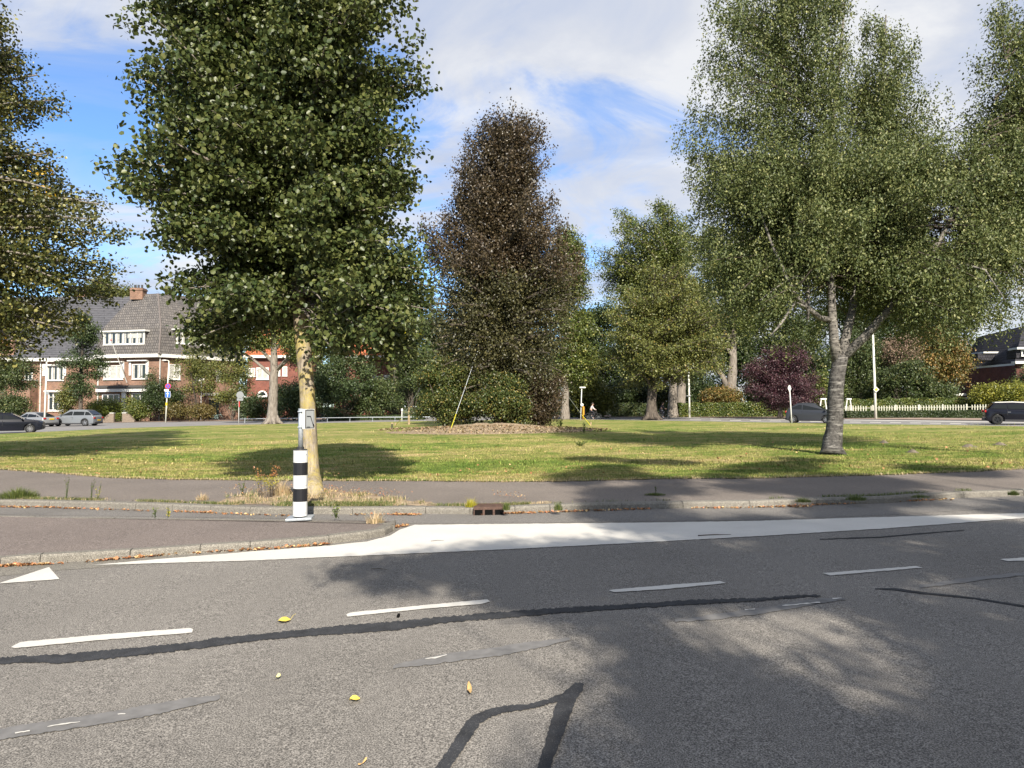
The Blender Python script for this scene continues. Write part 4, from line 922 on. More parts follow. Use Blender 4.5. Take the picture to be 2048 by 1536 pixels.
mb = MB(); srect(mb, -.035, W_ - .008, -hh / 2 + .008, hh / 2 - .010, .0125, .0145); mb.build('sign_face', DGREY, pn)
mb = MB(); srect(mb, -.022, W_ - .018, -hh / 2 + .018, hh / 2 - .022, .015, .0165); mb.build('sign_field', SIGNG, pn)
mb = MB()
for (a0, a1, z0, z1) in ((-.005, .06, hh * .02, hh * .055), (.05, .062, hh * -.1, hh * .05), (.058, .09, -.22 * hh, -.08 * hh), (.10, .14, -.28 * hh, -.16 * hh)): pass
def sline(mb, pts, w, d=.018):
    for (a0, z0), (a1, z1) in zip(pts, pts[1:]):
        dv = Vector((a1 - a0, z1 - z0)); n = Vector((-dv.y, dv.x)).normalized() * w / 2
        q = [c0 + u * (x) + nn_ * d + Vector((0, 0, y)) for x, y in ((a0 - n.x, z0 - n.y), (a1 - n.x, z1 - n.y), (a1 + n.x, z1 + n.y), (a0 + n.x, z0 + n.y))]; mb.ext(q, nn_ * .001)
sline(mb, [(-.010, .035), (.055, .035)], .013); sline(mb, [(.055, .038), (.105, -.085)], .011); sline(mb, [(.106, -.07), (.118, -.105)], .024)
for k in range(3): sline(mb, [(-.008 + k * .022, -.115), (-.002 + k * .022, -.10), (.004 + k * .022, -.115)], .006)
for k in range(5): sline(mb, [(.0 + k * .024, .115), (.0 + k * .024, .132), (.012 + k * .024, .118)], .005)
mb.build('sign_marks', BLACK, pn)
for zc in (hh / 2 - .035, -hh / 2 + .025):
    mb = MB(); mb.tube([(b.x, b.y, szc + zc - .012), (b.x, b.y, szc + zc + .012)], .038, 14); mb.box((b.x + .045, b.y, szc + zc), (.05, .03, .022)); mb.tube([(b.x - .03, b.y - .045, szc + zc), (b.x + .03, b.y - .045, szc + zc)], .007, 6)
    mb.build('clamp', GALV, t)

# ------------------------------------------------------------------ gully in the kerb
a, c = G(947, 1031, 0), G(1008, 1030, 0)
t = thing('storm_drain', 'rusty cast iron kerb gully with three dark inlets', 'drain', (a + c) / 2)
u = (c - a).normalized(); v = Vector((-u.y, u.x, 0)); w_ = (c - a).length; a0 = a + v * -.012
mb = MB()
def ub(x0, x1, y0, y1, z0, z1, m=0):
    q = [a0 + u * x0 + v * y0, a0 + u * x1 + v * y0, a0 + u * x1 + v * y1, a0 + u * x0 + v * y1]; q = [Vector((p.x, p.y, p.z + z0)) for p in q]; mb.ext(q, (0, 0, z1 - z0), m)
ub(0, w_, 0, .40, .082, .122)
for k in range(4): x = w_ * k / 3; ub(max(0, x - .016), min(w_, x + .016), .0, .05, .0, .081)
for k in range(6): ub(.02, w_ - .02, .06 + k * .05, .075 + k * .05, .1225, .127)
mb.build('frame', IRON, t, bevel=.004)
for k in range(3):
    mb = MB(); ub(w_ * k / 3 + .017, w_ * (k + 1) / 3 - .017, .008, .03, .0, .081); mb.build('inlet', HOLE, t)

# ------------------------------------------------------------------ weeds, tufts, litter
Wg = leafmat('weed_green', (.06, .09, .02), (.16, .19, .05), None, 0, .3); Wd = leafmat('dry_straw', (.36, .27, .14), (.58, .46, .28), None, 0, .2)
Wr = leafmat('rust_leaves', (.22, .10, .035), (.38, .19, .07), None, 0, .2); Wy = leafmat('yellow_weed', (.28, .25, .02), (.5, .46, .05), None, 0, .3)
LIT = leafmat('leaf_litter', (.20, .085, .03), (.50, .26, .12), (.60, .42, .20), .2, .1, .7)
def blades(name, mat, parent, C, h, w, lean, seed, bend=.4, ctr=None):
    rg = np.random.default_rng(seed); n = len(C); an = rg.random(n) * 2 * np.pi
    if ctr is not None:
        dd = C[:, :2] - np.array([ctr.x, ctr.y]); an = np.arctan2(dd[:, 1], dd[:, 0]) + rg.normal(0, .7, n); q = np.hypot(dd[:, 0], dd[:, 1]); h = h * (1.25 - .85 * q / max(1e-6, q.max()))
    d = np.stack([np.cos(an), np.sin(an), np.zeros(n)], 1); H = h * rg.uniform(.5, 1.25, n) if np.isscalar(h) else h * rg.uniform(.6, 1.2, n)
    ln = lean * rg.random(n) * H; fx = np.stack([-np.sin(an), np.cos(an), np.zeros(n)], 1) * (w * .5) if np.isscalar(w) else np.stack([-np.sin(an), np.cos(an), np.zeros(n)], 1) * w[:, None] * .5
    up = np.array([0, 0, 1.0]); mid = C + d * (ln * .35)[:, None] + up * (H * .55)[:, None]; tip = C + d * ln[:, None] + up * H[:, None]
    V = np.stack([C - fx, C + fx, mid + fx * .8, mid - fx * .8, tip], 1)
    off = np.array(woff(parent)) if parent is not None else 0
    V = (V - off).reshape(-1, 3).astype(np.float32); k = 5; idx = np.array([0, 1, 2, 3, 3, 2, 4]); loops = (np.arange(n)[:, None] * k + idx).reshape(-1).astype(np.int32)
    tot = np.tile([4, 3], n).astype(np.int32); st = np.concatenate([[0], np.cumsum(tot)[:-1]]).astype(np.int32)
    me = bpy.data.meshes.new(name); me.vertices.add(len(V)); me.vertices.foreach_set('co', V.ravel()); me.loops.add(len(loops)); me.loops.foreach_set('vertex_index', loops)
    me.polygons.add(len(tot)); me.polygons.foreach_set('loop_start', st); me.polygons.foreach_set('loop_total', tot)
    cl_ = rg.random(n)
    for nm, a_ in (('rnd', rg.random(n)), ('clump', cl_)): at = me.attributes.new(nm, 'FLOAT', 'FACE'); at.data.foreach_set('value', np.repeat(a_, 2).astype(np.float32))
    me.update(calc_edges=True); return link(name, me, mat, parent)
def disc(c, rx, ry, n, seed):
    rg = np.random.default_rng(seed); r = rg.random(n) ** .6; a = rg.random(n) * 2 * np.pi; C = np.stack([c.x + np.cos(a) * r * rx, c.y + np.sin(a) * r * ry, np.full(n, c.z)], 1); C[:, 2] += (C[:, 0] - c.x) * TILT; return C
def tuft(px, py, h, rpx, n, mat, lab, hh=.1, lean=.8, seed=1, group=None, wdt=.006, name='grass_tuft', cat='grass tuft'):
    c = G(px, py, hh); s = thing(name, lab, cat, c, 0, group); blades('blades', mat, s, disc(c, rpx * c.y / F, rpx * c.y / F * .7, n, seed), h, wdt, lean, seed + 1, ctr=c); return s
def stemweed(px, py, hpx, lab, n=60, mat=Wg, hh=.1, seed=1, spread=.12, lsz=.035, stems=3):
    c = G(px, py, hh); H = hpx * c.y / F; s = thing('weed', lab, 'weed', c); rg = random.Random(seed); mb = MB(); pts = []
    for k in range(stems):
        d = Vector((rg.uniform(-1, 1) * spread * H, rg.uniform(-1, 1) * spread * H, H * rg.uniform(.75, 1))); mb.tube([c, c + d * .5 + Vector((0, 0, .0)), c + d], [.004, .003, .0015], 4)
        for j in range(n // stems): q = c + d * rg.uniform(.12, 1); pts.append((q.x + rg.gauss(0, .012), q.y + rg.gauss(0, .012), q.z))
    mb.build('stem', Wg, s); P_ = np.array(pts); g_ = np.random.default_rng(seed); n_ = len(P_)
    leaves('leaves', mat, s, P_, g_.normal(size=(n_, 3)) * .6 + [0, 0, .6], g_.normal(size=(n_, 3)) + [0, 0, .4], lsz * g_.uniform(.6, 1.2, n_), g_.random(n_), g_.random(n_), 'long'); return s
# withered shrub left of the bollard
c = G(528, 995, .1); s = thing('withered_shrub', 'small withered shrub with rust brown top and yellow leaves left of the bollard', 'shrub', c); px1 = c.y / F; mb = MB(); rg = random.Random(2); T1 = []; T2 = []
for k in range(16):
    d = Vector((rg.uniform(-26, 26) * px1, rg.uniform(-.15, .15), rg.uniform(30, 66) * px1)); m = c + d * .5 + Vector((0, 0, .04)); mb.tube([c + Vector((d.x * .55, d.y * .55, 0)), c + Vector((d.x * .6, d.y * .6, d.z * .5)), c + d], [.006, .004, .0015], 5)
    for j in range(34):
        q = c + d * rg.uniform(.55, 1) + Vector((rg.gauss(0, .03), rg.gauss(0, .03), rg.gauss(0, .02))); (T1 if q.z > c.z + 43 * px1 else T2).append(tuple(q))
mb.build('stems', B_DARK, s)
for nm, T, mt, z_ in (('brown_leaves', T1, Wr, .035), ('yellow_leaves', T2, Wy, .022)):
    A_ = np.array(T); g_ = np.random.default_rng(5); n_ = len(A_); leaves(nm, mt, s, A_, g_.normal(size=(n_, 3)), g_.normal(size=(n_, 3)), z_ * g_.uniform(.6, 1.3, n_), g_.random(n_), g_.random(n_), 'long')
tuft(560, 990, .30, 20, 260, Wd, 'tuft of dry straw coloured grass between the withered shrub and the bollard', seed=3, lean=.7)
tuft(750, 1047, .16, 17, 190, Wd, 'pale dry grass tuft near the rounded nose of the island', .08, 1.2, seed=4)
tuft(36, 995, .16, 40, 900, Wg, 'large green grass clump on the kerb at the left edge', seed=5, lean=1.1)
tuft(405, 1000, .12, 12, 120, Wd, 'small dry grass tuft on the kerb left of the withered shrub', seed=6, lean=1.1)
tuft(942, 1014, .14, 12, 160, Wy, 'yellowish grass tuft left of the storm drain', seed=7, lean=.9)
tuft(1012, 1020, .13, 8, 130, Wg, 'green grass tuft at the right end of the storm drain', seed=8, lean=.8)
tuft(1116, 1020, .12, 9, 140, Wg, 'small green grass tuft growing from the kerb right of the storm drain', .08, seed=9, lean=.8)
tuft(1310, 990, .035, 22, 500, Wg, 'flat green weed patch in the middle of the pavement', .1, seed=10, lean=1.4)
tuft(1606, 1004, .07, 16, 260, Wg, 'dark green grass clump over the shaded kerb, left one', .1, seed=11, lean=1.2)
tuft(1712, 1000, .08, 20, 360, Wg, 'broad green grass clump over the shaded kerb, below the birch', .1, seed=12, lean=1.2)
tuft(1840, 995, .05, 18, 240, Wg, 'low green grass clump over the shaded kerb, right of the broad one', .1, seed=13, lean=1.2)
tuft(2027, 990, .08, 11, 260, Wg, 'dense green grass clump by the kerb at the right edge', .1, seed=14, lean=1)
stemweed(133, 998, 50, 'tallest green weed at the kerb on the far left', 60, seed=21, spread=.10, stems=3, lsz=.022)
stemweed(182, 998, 44, 'green feathery weed right of the tallest kerb weed', 60, seed=22, lsz=.024)
stemweed(196, 999, 36, 'thin pale weed third from the left at the kerb', 40, Wy, seed=23, lsz=.022)
stemweed(310, 1037, 26, 'small weed in the joint behind the island, left one', 30, hh=.08, seed=24, lsz=.03)
stemweed(336, 1036, 24, 'small weed in the joint behind the island, right one', 30, Wy, hh=.08, seed=25, lsz=.03)
stemweed(672, 1037, 28, 'leafy green weed right of the bollard', 60, hh=.08, seed=26, spread=.4, lsz=.04, stems=5)
stemweed(484, 990, 30, 'sprawling weed left of the withered shrub', 40, seed=27, spread=.3)
stemweed(1312, 990, 20, 'spindly pale weed standing in the flat weed patch', 30, seed=28, lsz=.025)
stemweed(1168, 868, 24, 'tall grass stalk weed beside the mound', 60, seed=29, lsz=.1, stems=6)
stemweed(1120, 862, 26, 'green weed clump on the right foot of the mound', 90, seed=30, lsz=.14, stems=8, spread=.3)
stemweed(1160, 893, 12, 'thistle rosette on the shaded lawn', 80, seed=31, lsz=.09, stems=8, spread=1.0)
# ground cover strips along the kerb tops: nobody could count them
g_ = np.random.default_rng(3)
def along(px0, px1, n, d0, d1, hh=.1, seed=1):
    r_ = np.random.default_rng(seed); A = [p for p in KI]; out = []
    xs_ = np.array([p.x for p in A]); ys_ = np.array([p.y for p in A]); x0 = G(px0, 1005, .1).x; x1 = G(px1, 1000, .1).x
    u_ = r_.random(n); x = x0 + (x1 - x0) * u_; msk = np.sin(x * 5.1) + np.sin(x * 2.3 + 1) + r_.normal(0, .6, n) > -.2; x = x[msk]
    y = np.interp(x, xs_, ys_) + r_.uniform(d0, d1, len(x)) ** 1.0
    return np.stack([x, y, TILT * x + hh - .004], 1)
pts = np.concatenate([along(-60, 560, 3200, -.02, .14, seed=1), along(480, 800, 9000, -.02, .34, seed=2), along(800, 1060, 2000, -.02, .12, seed=3), along(1100, 1340, 300, -.02, .05, seed=4), along(1560, 2048, 1500, -.05, .06, seed=5)])
o = blades('verge_grass', Wg, None, pts, .045, .006, 1.4, 5); tag(o, 'thin strip of short green and yellow weeds along the kerb top', 'verge grass', kind='stuff')
pts = np.concatenate([along(-60, 860, 2600, -.02, .2, seed=11), along(470, 820, 5000, .0, .42, seed=12), along(900, 1100, 900, -.02, .2, seed=13)])
o = blades('dry_verge_grass', Wd, None, pts, .035, .005, 1.6, 6); tag(o, 'dry straw coloured grass along the kerb top', 'verge grass', kind='stuff')
r_ = np.random.default_rng(31); n = 9000; px_ = r_.uniform(450, 850, n); py_ = r_.uniform(979, 1008, n) ; keep_ = (py_ > 978 + np.maximum(0, px_ - 660) * .13 + np.maximum(0, 520 - px_) * .2) & (np.sin(px_ * .09) + np.sin(py_ * .5 + px_ * .03) + r_.normal(0, .7, n) > .1)
C_ = np.array([tuple(G(a_, b_, .1)) for a_, b_ in zip(px_[keep_], py_[keep_])]); h_ = len(C_) // 2
o = blades('verge_grass', Wg, None, C_[:h_], .05, .006, 1.4, 61); tag(o, 'patchy green weeds on the bare strip around the lime trunk', 'verge grass', kind='stuff')
o = blades('dry_verge_grass', Wd, None, C_[h_:], .06, .006, 1.4, 62); tag(o, 'dry straw on the bare strip around the lime trunk', 'verge grass', kind='stuff')
# lawn blades near the front edge (dense) and fading back
def lawnblades(n, y0, y1, h, w_, seed, mat):
    r_ = np.random.default_rng(seed); fx = np.array([p.x for p in LFW]); fy = np.array([p.y for p in LFW])
    u_ = r_.random(n * 2); Y_ = y0 * (y1 / y0) ** u_; x = r_.uniform(-.78, .80, n * 2) * Y_; ok = Y_ > np.interp(x, fx, fy) - .02; Y_ = Y_[ok][:n]; x = x[ok][:n]
    return blades('x', mat, None, np.stack([x, Y_, TILT * x + .108], 1), h, w_, 1.1, seed)
LB1 = grassmat('lawn_blades', True)
o = lawnblades(170000, 13, 34, .035, .010, 41, LB1); o.name = 'lawn_grass'; tag(o, 'short patchy green and straw coloured grass of the lawn', 'grass', kind='stuff')
r_ = np.random.default_rng(55); n = 14000; Y_ = 14 * (46 / 14) ** r_.random(n); x = r_.uniform(-.76, .78, n) * Y_; cx_ = np.round(x / 1.7 + .3 * np.sin(Y_ * 1.9)); ok = (Y_ > np.interp(x, [p.x for p in LFW], [p.y for p in LFW]) + .1) & (np.sin(cx_ * 12.9 + np.round(Y_ / 1.3) * 7.7) > .35); x = x[ok]; Y_ = Y_[ok]
o = blades('lawn_weeds', LB1, None, np.stack([x, Y_, TILT * x + .108], 1), .085, .022, 1.8, 56); tag(o, 'coarser clumps of grass and clover dotted over the lawn', 'grass', kind='stuff')
n = 420; Y_ = 15 * (40 / 15) ** r_.random(n); x = r_.uniform(-.72, .75, n) * Y_; C_ = np.stack([x, Y_, TILT * x + .14], 1); ok = Y_ > np.interp(x, [p.x for p in LFW], [p.y for p in LFW]) + .1; C_ = C_[ok]; n = len(C_)
o = leaves('lawn_litter', LIT, None, C_, np.array([0, 0, 1.0]) + r_.normal(size=(n, 3)) * .4, r_.normal(size=(n, 3)), .06 * r_.uniform(.6, 1.3, n), r_.random(n), r_.random(n), 'round'); tag(o, 'stray fallen leaves scattered over the lawn', 'leaf litter', kind='stuff')
r_ = np.random.default_rng(9); n = 5000
fx = np.array([p.x for p in LFW]); fy = np.array([p.y for p in LFW]); x = r_.uniform(-16, 18, n); y = np.interp(x, fx, fy) + r_.normal(.02, .05, n)
o = blades('lawn_edge_grass', Wd, None, np.stack([x, y, TILT * x + .1], 1), .05, .008, 1.4, 10); tag(o, 'dry brown grass fringe where the lawn meets the pavement', 'grass', kind='stuff')
# leaf litter in the gutters
def litter(spans, seed, name, lab, hz=.012, sz=.035):
    r_ = np.random.default_rng(seed); out = []
    for (x0, y0, x1, y1, n, sp) in spans:
        a, c = G(x0, y0, 0), G(x1, y1, 0); u_ = r_.random(n); p = np.array(a) + (np.array(c) - np.array(a)) * u_[:, None]; p[:, 1] += r_.normal(0, sp, n); p[:, 0] += r_.normal(0, sp, n); p[:, 2] += hz * (1 + r_.random(n)); out.append(p)
    C = np.concatenate(out); n = len(C)
    o = leaves(name, LIT, None, C, np.array([0, 0, 1.0]) + r_.normal(size=(n, 3)) * .45, r_.normal(size=(n, 3)) * [1, 1, .2], sz * r_.uniform(.5, 1.3, n), r_.random(n), r_.random(n), 'round'); return tag(o, lab, 'leaf litter', kind='stuff')
litter([(-40, 1136, 90, 1130, 190, .02), (90, 1131, 190, 1124, 20, .02), (190, 1124, 290, 1115, 90, .02), (280, 1115, 365, 1108, 190, .025), (365, 1108, 470, 1103, 40, .02), (385, 1107, 520, 1100, 120, .02), (500, 1101, 600, 1095, 60, .02), (590, 1096, 665, 1089, 60, .018)], 1, 'leaf_litter', 'rust brown fallen leaves drifted against the island kerb')
litter([(-30, 1014, 60, 1016, 160, .025), (60, 1015, 200, 1020, 120, .02), (200, 1020, 300, 1023, 40, .02), (350, 1024, 425, 1027, 110, .02), (430, 1028, 520, 1031, 40, .02), (530, 1032, 600, 1033, 30, .02), (780, 1030, 840, 1031, 130, .025), (690, 1031, 780, 1031, 30, .02), (960, 1030, 1045, 1027, 170, .03), (1030, 1028, 1300, 1019, 260, .02), (1380, 1018, 1620, 1014, 240, .03), (1560, 1014, 1900, 1000, 260, .03)], 2, 'leaf_litter', 'rust brown fallen leaves lying along the pavement kerb')
litter([(788, 1056, 812, 1052, 70, .03)], 3, 'leaf_litter', 'small heap of brown leaves in front of the island nose')
litter([(460, 1000, 800, 1002, 420, .14), (470, 990, 700, 992, 200, .10), (990, 1005, 1050, 1010, 60, .05), (-10, 941, 400, 960, 120, .10), (600, 962, 1100, 963, 160, .06)], 4, 'leaf_litter', 'scattered dry leaves around the lime trunk and pavement edge', .105, .022)
r_ = np.random.default_rng(19); n = 2600; a_ = r_.random(n) * 6.28; q_ = r_.random(n) ** .5; c = G(990, 864, .11); C = np.stack([c.x + np.cos(a_) * q_ * 6.6, c.y + np.sin(a_) * q_ * 5, np.full(n, c.z + .25)], 1); C[:, 2] += .25 * (1 - q_) - .1
tag(leaves('mound_litter', leafmat('straw_litter', (.13, .085, .04), (.26, .19, .10), (.34, .27, .16), .2, .1, .7), None, C, np.array([0, 0, 1.0]) + r_.normal(size=(n, 3)) * .5, r_.normal(size=(n, 3)), .13 * r_.uniform(.5, 1.3, n), r_.random(n), r_.random(n)), 'dead leaves and straw strewn over the mound under the copper beech', 'leaf litter', kind='stuff')
# single leaves lying on the road
YLF = simple('yellow_leaf', (.62, .47, .08), .6, .3, var=.15, scale=60); PLF = simple('pale_leaf', (.55, .52, .25), .6, .3); TLF = simple('tan_leaf', (.52, .34, .14), .6, .3)
def oneleaf(px, py, wpx, hpx, ang, mat, lab, stem=None):
    c = G(px, py, .012); s = wpx * c.y / F; v = hpx * c.y * c.y / (CH * F); mb = MB(); n = 12
    pts = []
    for i in range(n):
        a = 2 * math.pi * i / n; x = math.cos(a) * s / 2; y = math.sin(a) * v / 2 * (1 - .25 * abs(math.cos(a))); zz_ = .012 * abs(math.sin(a)) + .004 * math.cos(3 * a)
        pts.append(c + Vector((x * math.cos(ang) - y * math.sin(ang), x * math.sin(ang) + y * math.cos(ang), zz_)))
    mb.add([c] + pts, [(0, 1 + i, 1 + (i + 1) % n) for i in range(n)])
    if stem: e = G(stem[0], stem[1], .03); mb.tube([pts[0], (pts[0] + e) / 2 + Vector((0, 0, .01)), e], [.0016, .0012, .001], 4)
    o = mb.build('fallen_leaf', mat); o['group'] = 'single leaves lying on the road'; return tag(o, lab, 'leaf')
oneleaf(568, 1241, 24, 9, .05, YLF, 'yellow leaf with a long stalk just above the black tar line', (592, 1227))
oneleaf(709, 1399, 22, 9, -.05, YLF, 'small golden leaf lying alone below the black tar line')
oneleaf(556, 1354, 9, 8, 0, PLF, 'tiny round pale green leaf on the near lane')
oneleaf(939, 1378, 9, 24, .1, TLF, 'narrow tan leaf standing lengthwise, left of the tar loop')
oneleaf(725, 1527, 5, 16, -.4, TLF, 'thin orange brown leaf sliver at the bottom edge of the road')
def twig(px0, py0, px1, py1, r, mat, lab, name='twig', cat='twig'):
    a, c = G(px0, py0, .013), G(px1, py1, .013); mb = MB(); m = (a + c) / 2 + Vector((0, .01, .004)); mb.tube([a, m, c], [r, r, r * .4], 5); return tag(mb.build(name, mat), lab, cat)
twig(1396, 1071, 1462, 1069, .006, B_DARK, 'long dark twig lying on the white wedge'); twig(742, 1138, 775, 1139, .004, B_DARK, 'small dark twig on the road below the white wedge'); twig(862, 1082, 888, 1081, .003, B_DARK, 'faint short twig at the wide end of the white wedge')
mb = MB().box(G(797, 1231, .012), (.02, .05, .02)); tag(mb.build('pebble', HOLE, bevel=.004), 'tiny black crumb just above the tar line', 'pebble')
# black utility block by the lime trunk
c = G(581, 986, .1); tag(MB().box(c + Vector((0, 0, .04)), (.09, .08, .09), .2).box(c + Vector((0, 0, .09)), (.07, .06, .012), .2).build('ground_box', DGREY, bevel=.008), 'small dark grey block on the ground between the bollard and the dry tuft', 'block')
# molehills
for k, (px0, px1, py, lab) in enumerate(((1760, 1775, 886, 'smallest molehill, nearest the birch trunk'), (1921, 1955, 894, 'wide low molehill, left of the pair at the far right'), (1988, 2012, 890, 'darker molehill nearest the right edge'), (1815, 1835, 905, 'molehill in the tip of the birch shadow'))):
    mound('molehill', px0 - 2, px1 + 2, py, .09, DARKSOIL, lab, 'molehill', .28, None, 30 + k, 14)['group'] = 'molehills on the lawn'

# ------------------------------------------------------------------ lamps, poles and signs
def pole(s, c, H, r, mat, lean=(0, 0), r2=None, name='pole'):
    return MB().tube([c, c + Vector((lean[0] * .4, lean[1] * .4, H * .4)), c + Vector((lean[0], lean[1], H))], [r, r * .9, r2 or r * .7], 12).build(name, mat, s, smooth=True)
def base_at(px, Y): return Vector((X(px, Y), Y, gz(X(px, Y))))
def lamp(px, Y, topy, label, headdir=1, hl=.55, lean=0, r=.09, armlen=.25):
    c = base_at(px, Y); tp_ = P(px, topy, Y); H = tp_.z - c.z; s = thing('street_lamp', label, 'street lamp', c); pole(s, c, H, r, PALEP, (lean, 0))
    e = c + Vector((lean, 0, H)); mb = MB(); mb.tube([e, e + Vector((headdir * armlen * .5, 0, .06)), e + Vector((headdir * armlen, 0, .08))], [.05, .045, .045], 8); mb.build('arm', PALEP, s, smooth=True)
    mb = MB(); mb.ball(e + Vector((headdir * (armlen + hl * .5), 0, .08)), .5, 12, 8, (hl * 1.05, .26, .17)); mb.build('lamp_head', WHITE, s, smooth=True); return s, c, e
s, c, e = lamp(90, 71, 724, 'pale street lamp in front of the left brick house by the black car', 1, .5, .1)
s['label'] = 'pale street lamp by the silver and black cars, its head in the turning leaves'
MB().box(P(95, 786, 70.9), (.34, .1, .34)).build('control_box', SIGNBACK, s, bevel=.02)
s, c, e = lamp(332, 86, 722, 'cream street lamp carrying a no parking disc and a blue one way sign', -1, .62, .3, .08)
def disc_sign(s, ctr, r, mat, name, back=None, n=24, face=-1):
    mb = MB(); mb.tube([ctr + Vector((0, .02, 0)), ctr + Vector((0, -.01, 0))], r, n); o = mb.build(name, mat, s); return o
o = disc_sign(s, P(336, 772.5, 85.8), .36, RED, 'road_sign'); disc_sign(o, P(336, 772.5, 85.76), .28, BLUE, 'sign_face')
mb = MB(); q = P(336, 772.5, 85.72); mb.box(q, (.54, .01, .06), ry=R(45)); mb.box(q + Vector((0, .003, 0)), (.54, .01, .06), ry=R(-45)); mb.build('cross_bars', RED, o)
MB().box(P(333, 780.5, 85.8), (.55, .02, .24)).build('sub_plate', WHITE, s)
q = P(335.5, 789, 85.8); o = MB().box(q, (.66, .02, .74)).build('road_sign', WHITE, s, bevel=.02); MB().box(q + Vector((0, -.02, 0)), (.60, .012, .68)).build('sign_face', BLUE, o)
mb = MB(); z_ = q + Vector((0, -.035, 0)); mb.box(z_ + Vector((0, 0, -.08)), (.12, .008, .36)); mb.ext([z_ + Vector((-.2, 0, .06)), z_ + Vector((.2, 0, .06)), z_ + Vector((0, 0, .28))], (0, .008, 0)); mb.build('arrow', WHITE, o)
MB().tube([P(333, 805, 86), P(333, 811, 86)], .1, 10).build('sticker_band', YELL, s)
s, c, e = lamp(1751, 63, 660, 'tall pale street lamp with a yellow and white diamond sign in front of the fence', -1, .55, -.15, .11, .3)
q = P(1752.5, 779, 62.8); o = MB().box(q, (.36, .02, .36), ry=R(45)).build('road_sign', WHITE, s); MB().box(q + Vector((0, -.02, 0)), (.23, .01, .23), ry=R(45)).build('sign_face', YELL, o)
s, c, e = lamp(1379, 80, 722, 'slim pale lamp post standing before the long hedge', 1, .5, -.1, .11)
for ch in [x for x in s.children if x.name.split('.')[0] in ('lamp_head',)]: pass
MB().box(P(1377.5, 791.5, 79.8), (.5, .08, .1)).build('bracket', SIGNBACK, s)
def signpost(px, Y, topy, lab, r=.035, lean=0, mat=GREYP, name='sign_post', cat='sign post'):
    c = base_at(px, Y); H = P(px, topy, Y).z - c.z; s = thing(name, lab, cat, c); pole(s, c, H, r, mat, (lean, 0), r * .95); return s, c, c + Vector((lean, 0, H))
s, c, e = signpost(478, 70, 788, 'grey post with the back of a round road sign in front of the olive tree'); disc_sign(s, P(480, 790, 69.9), .36, SIGNBACK, 'sign_back'); MB().box(P(480, 799, 69.9), (.62, .02, .24)).build('sub_plate', SIGNBACK, s); MB().tube([P(478.5, 803, 69.95), P(478.5, 814, 69.95)], .05, 8).build('red_band', RED, s)
s, c, e = signpost(1583, 50.5, 776, 'slightly leaning post with the pale back of a diamond sign beside the small dark car', .045, -.13)
mb = MB(); q = P(1579.5, 777, 50.4); mb.ext([q + Vector((-.14, 0, .02)), q + Vector((-.02, 0, -.27)), q + Vector((.12, .02, -.02)), q + Vector((.03, 0, .24)), q + Vector((-.08, 0, .22))], (0, .03, 0)); mb.build('sign_back', GREYP, s)
s, c, e = signpost(1161, 68, 776, 'grey post with a flat white top plate and a small round sign by the cyclist', .05, .12); 
MB().box(P(1165, 775, 68), (.58, .3, .13)).build('top_plate', WHITE, s, bevel=.03); disc_sign(s, P(1164, 809.5, 67.8), .15, GREYP, 'round_sign')
s, c, e = signpost(1166, 72, 812, 'orange and black marker post behind the small round sign', .06, 0, ORNG, 'marker_post', 'marker post'); MB().tube([P(1167, 830, 72), P(1167, 813, 72)], .1, 10).build('orange_sleeve', ORNG, s); MB().tube([P(1169, 829, 72.05), P(1169, 815, 72.05)], .07, 8).build('black_edge', BLACK, s)
signpost(1135, 86, 760, 'plain pale lamp mast at the right flank of the copper beech', .1, -.1, PALEP, 'mast', 'mast')
signpost(1341, 84, 779, 'thin grey pole left of the pale trunked tree', .05, .12, GREYP, 'pole', 'pole')
s, c, e = signpost(1156, 88, 788, 'thin pole with a small lamp behind the marker post', .045, .03, PALEP, 'pole', 'pole'); MB().ball(e, .16, 8, 6).build('lamp_globe', WHITE, s, smooth=True)
s, c, e = signpost(1871, 84, 798, 'small pole carrying a white plate in front of the scorched chestnut', .04, 0); MB().box(P(1870.5, 789, 84), (.22, .03, .62)).build('plate', WHITE, s)
s, c, e = signpost(804, 72, 822, 'thin pale metal stake beside the wooden stake left of the beech', .05, 0, GREYP, 'metal_stake', 'stake'); MB().tube([P(804, 822, 72), P(804, 817, 72)], .1, 8).build('cap', WHITE, s)
c = base_at(818, 60); c.z += .1; s = thing('wooden_stake', 'thick pale wooden stake left of the copper beech', 'stake', c); MB().tube([c, P(818, 814, 60)], [.1, .09], 8).build('post', WOOD, s)
c = G(784, 857, .11); s = thing('short_post', 'short black post in the lawn at the left end of the mound', 'post', c); MB().tube([c, c + Vector((0, 0, .34))], [.045, .045], 8).build('post', DGREY, s); MB().box(c + Vector((.02, 0, .36)), (.14, .12, .07)).build('cap', WOOD, s)
# guy straps of the beech
def guy(a, m, b_, lab):
    s = thing('guy_rope', lab, 'rope', a); MB().tube([a, m], .022, 6).build('yellow_strap', STRAP, s); MB().tube([m, b_], .014, 6).build('steel_cable', GALV, s)
    MB().tube([a + Vector((0, 0, -.1)), a + Vector((.03, .0, .25))], .06, 6).build('peg', WOOD, s)
guy(G(899, 866, .15), P(912, 828, 42.5), P(958, 695, 44.5), 'guy rope from the front of the mound up into the copper beech')
guy(G(1181, 851, .11), P(1164, 830, 50), P(1100, 745, 47), 'guy rope with yellow strap on the right side of the copper beech')
guy(G(790, 852, .11), P(802, 838, 52), P(860, 745, 48), 'guy rope with yellow strap on the left side of the copper beech')
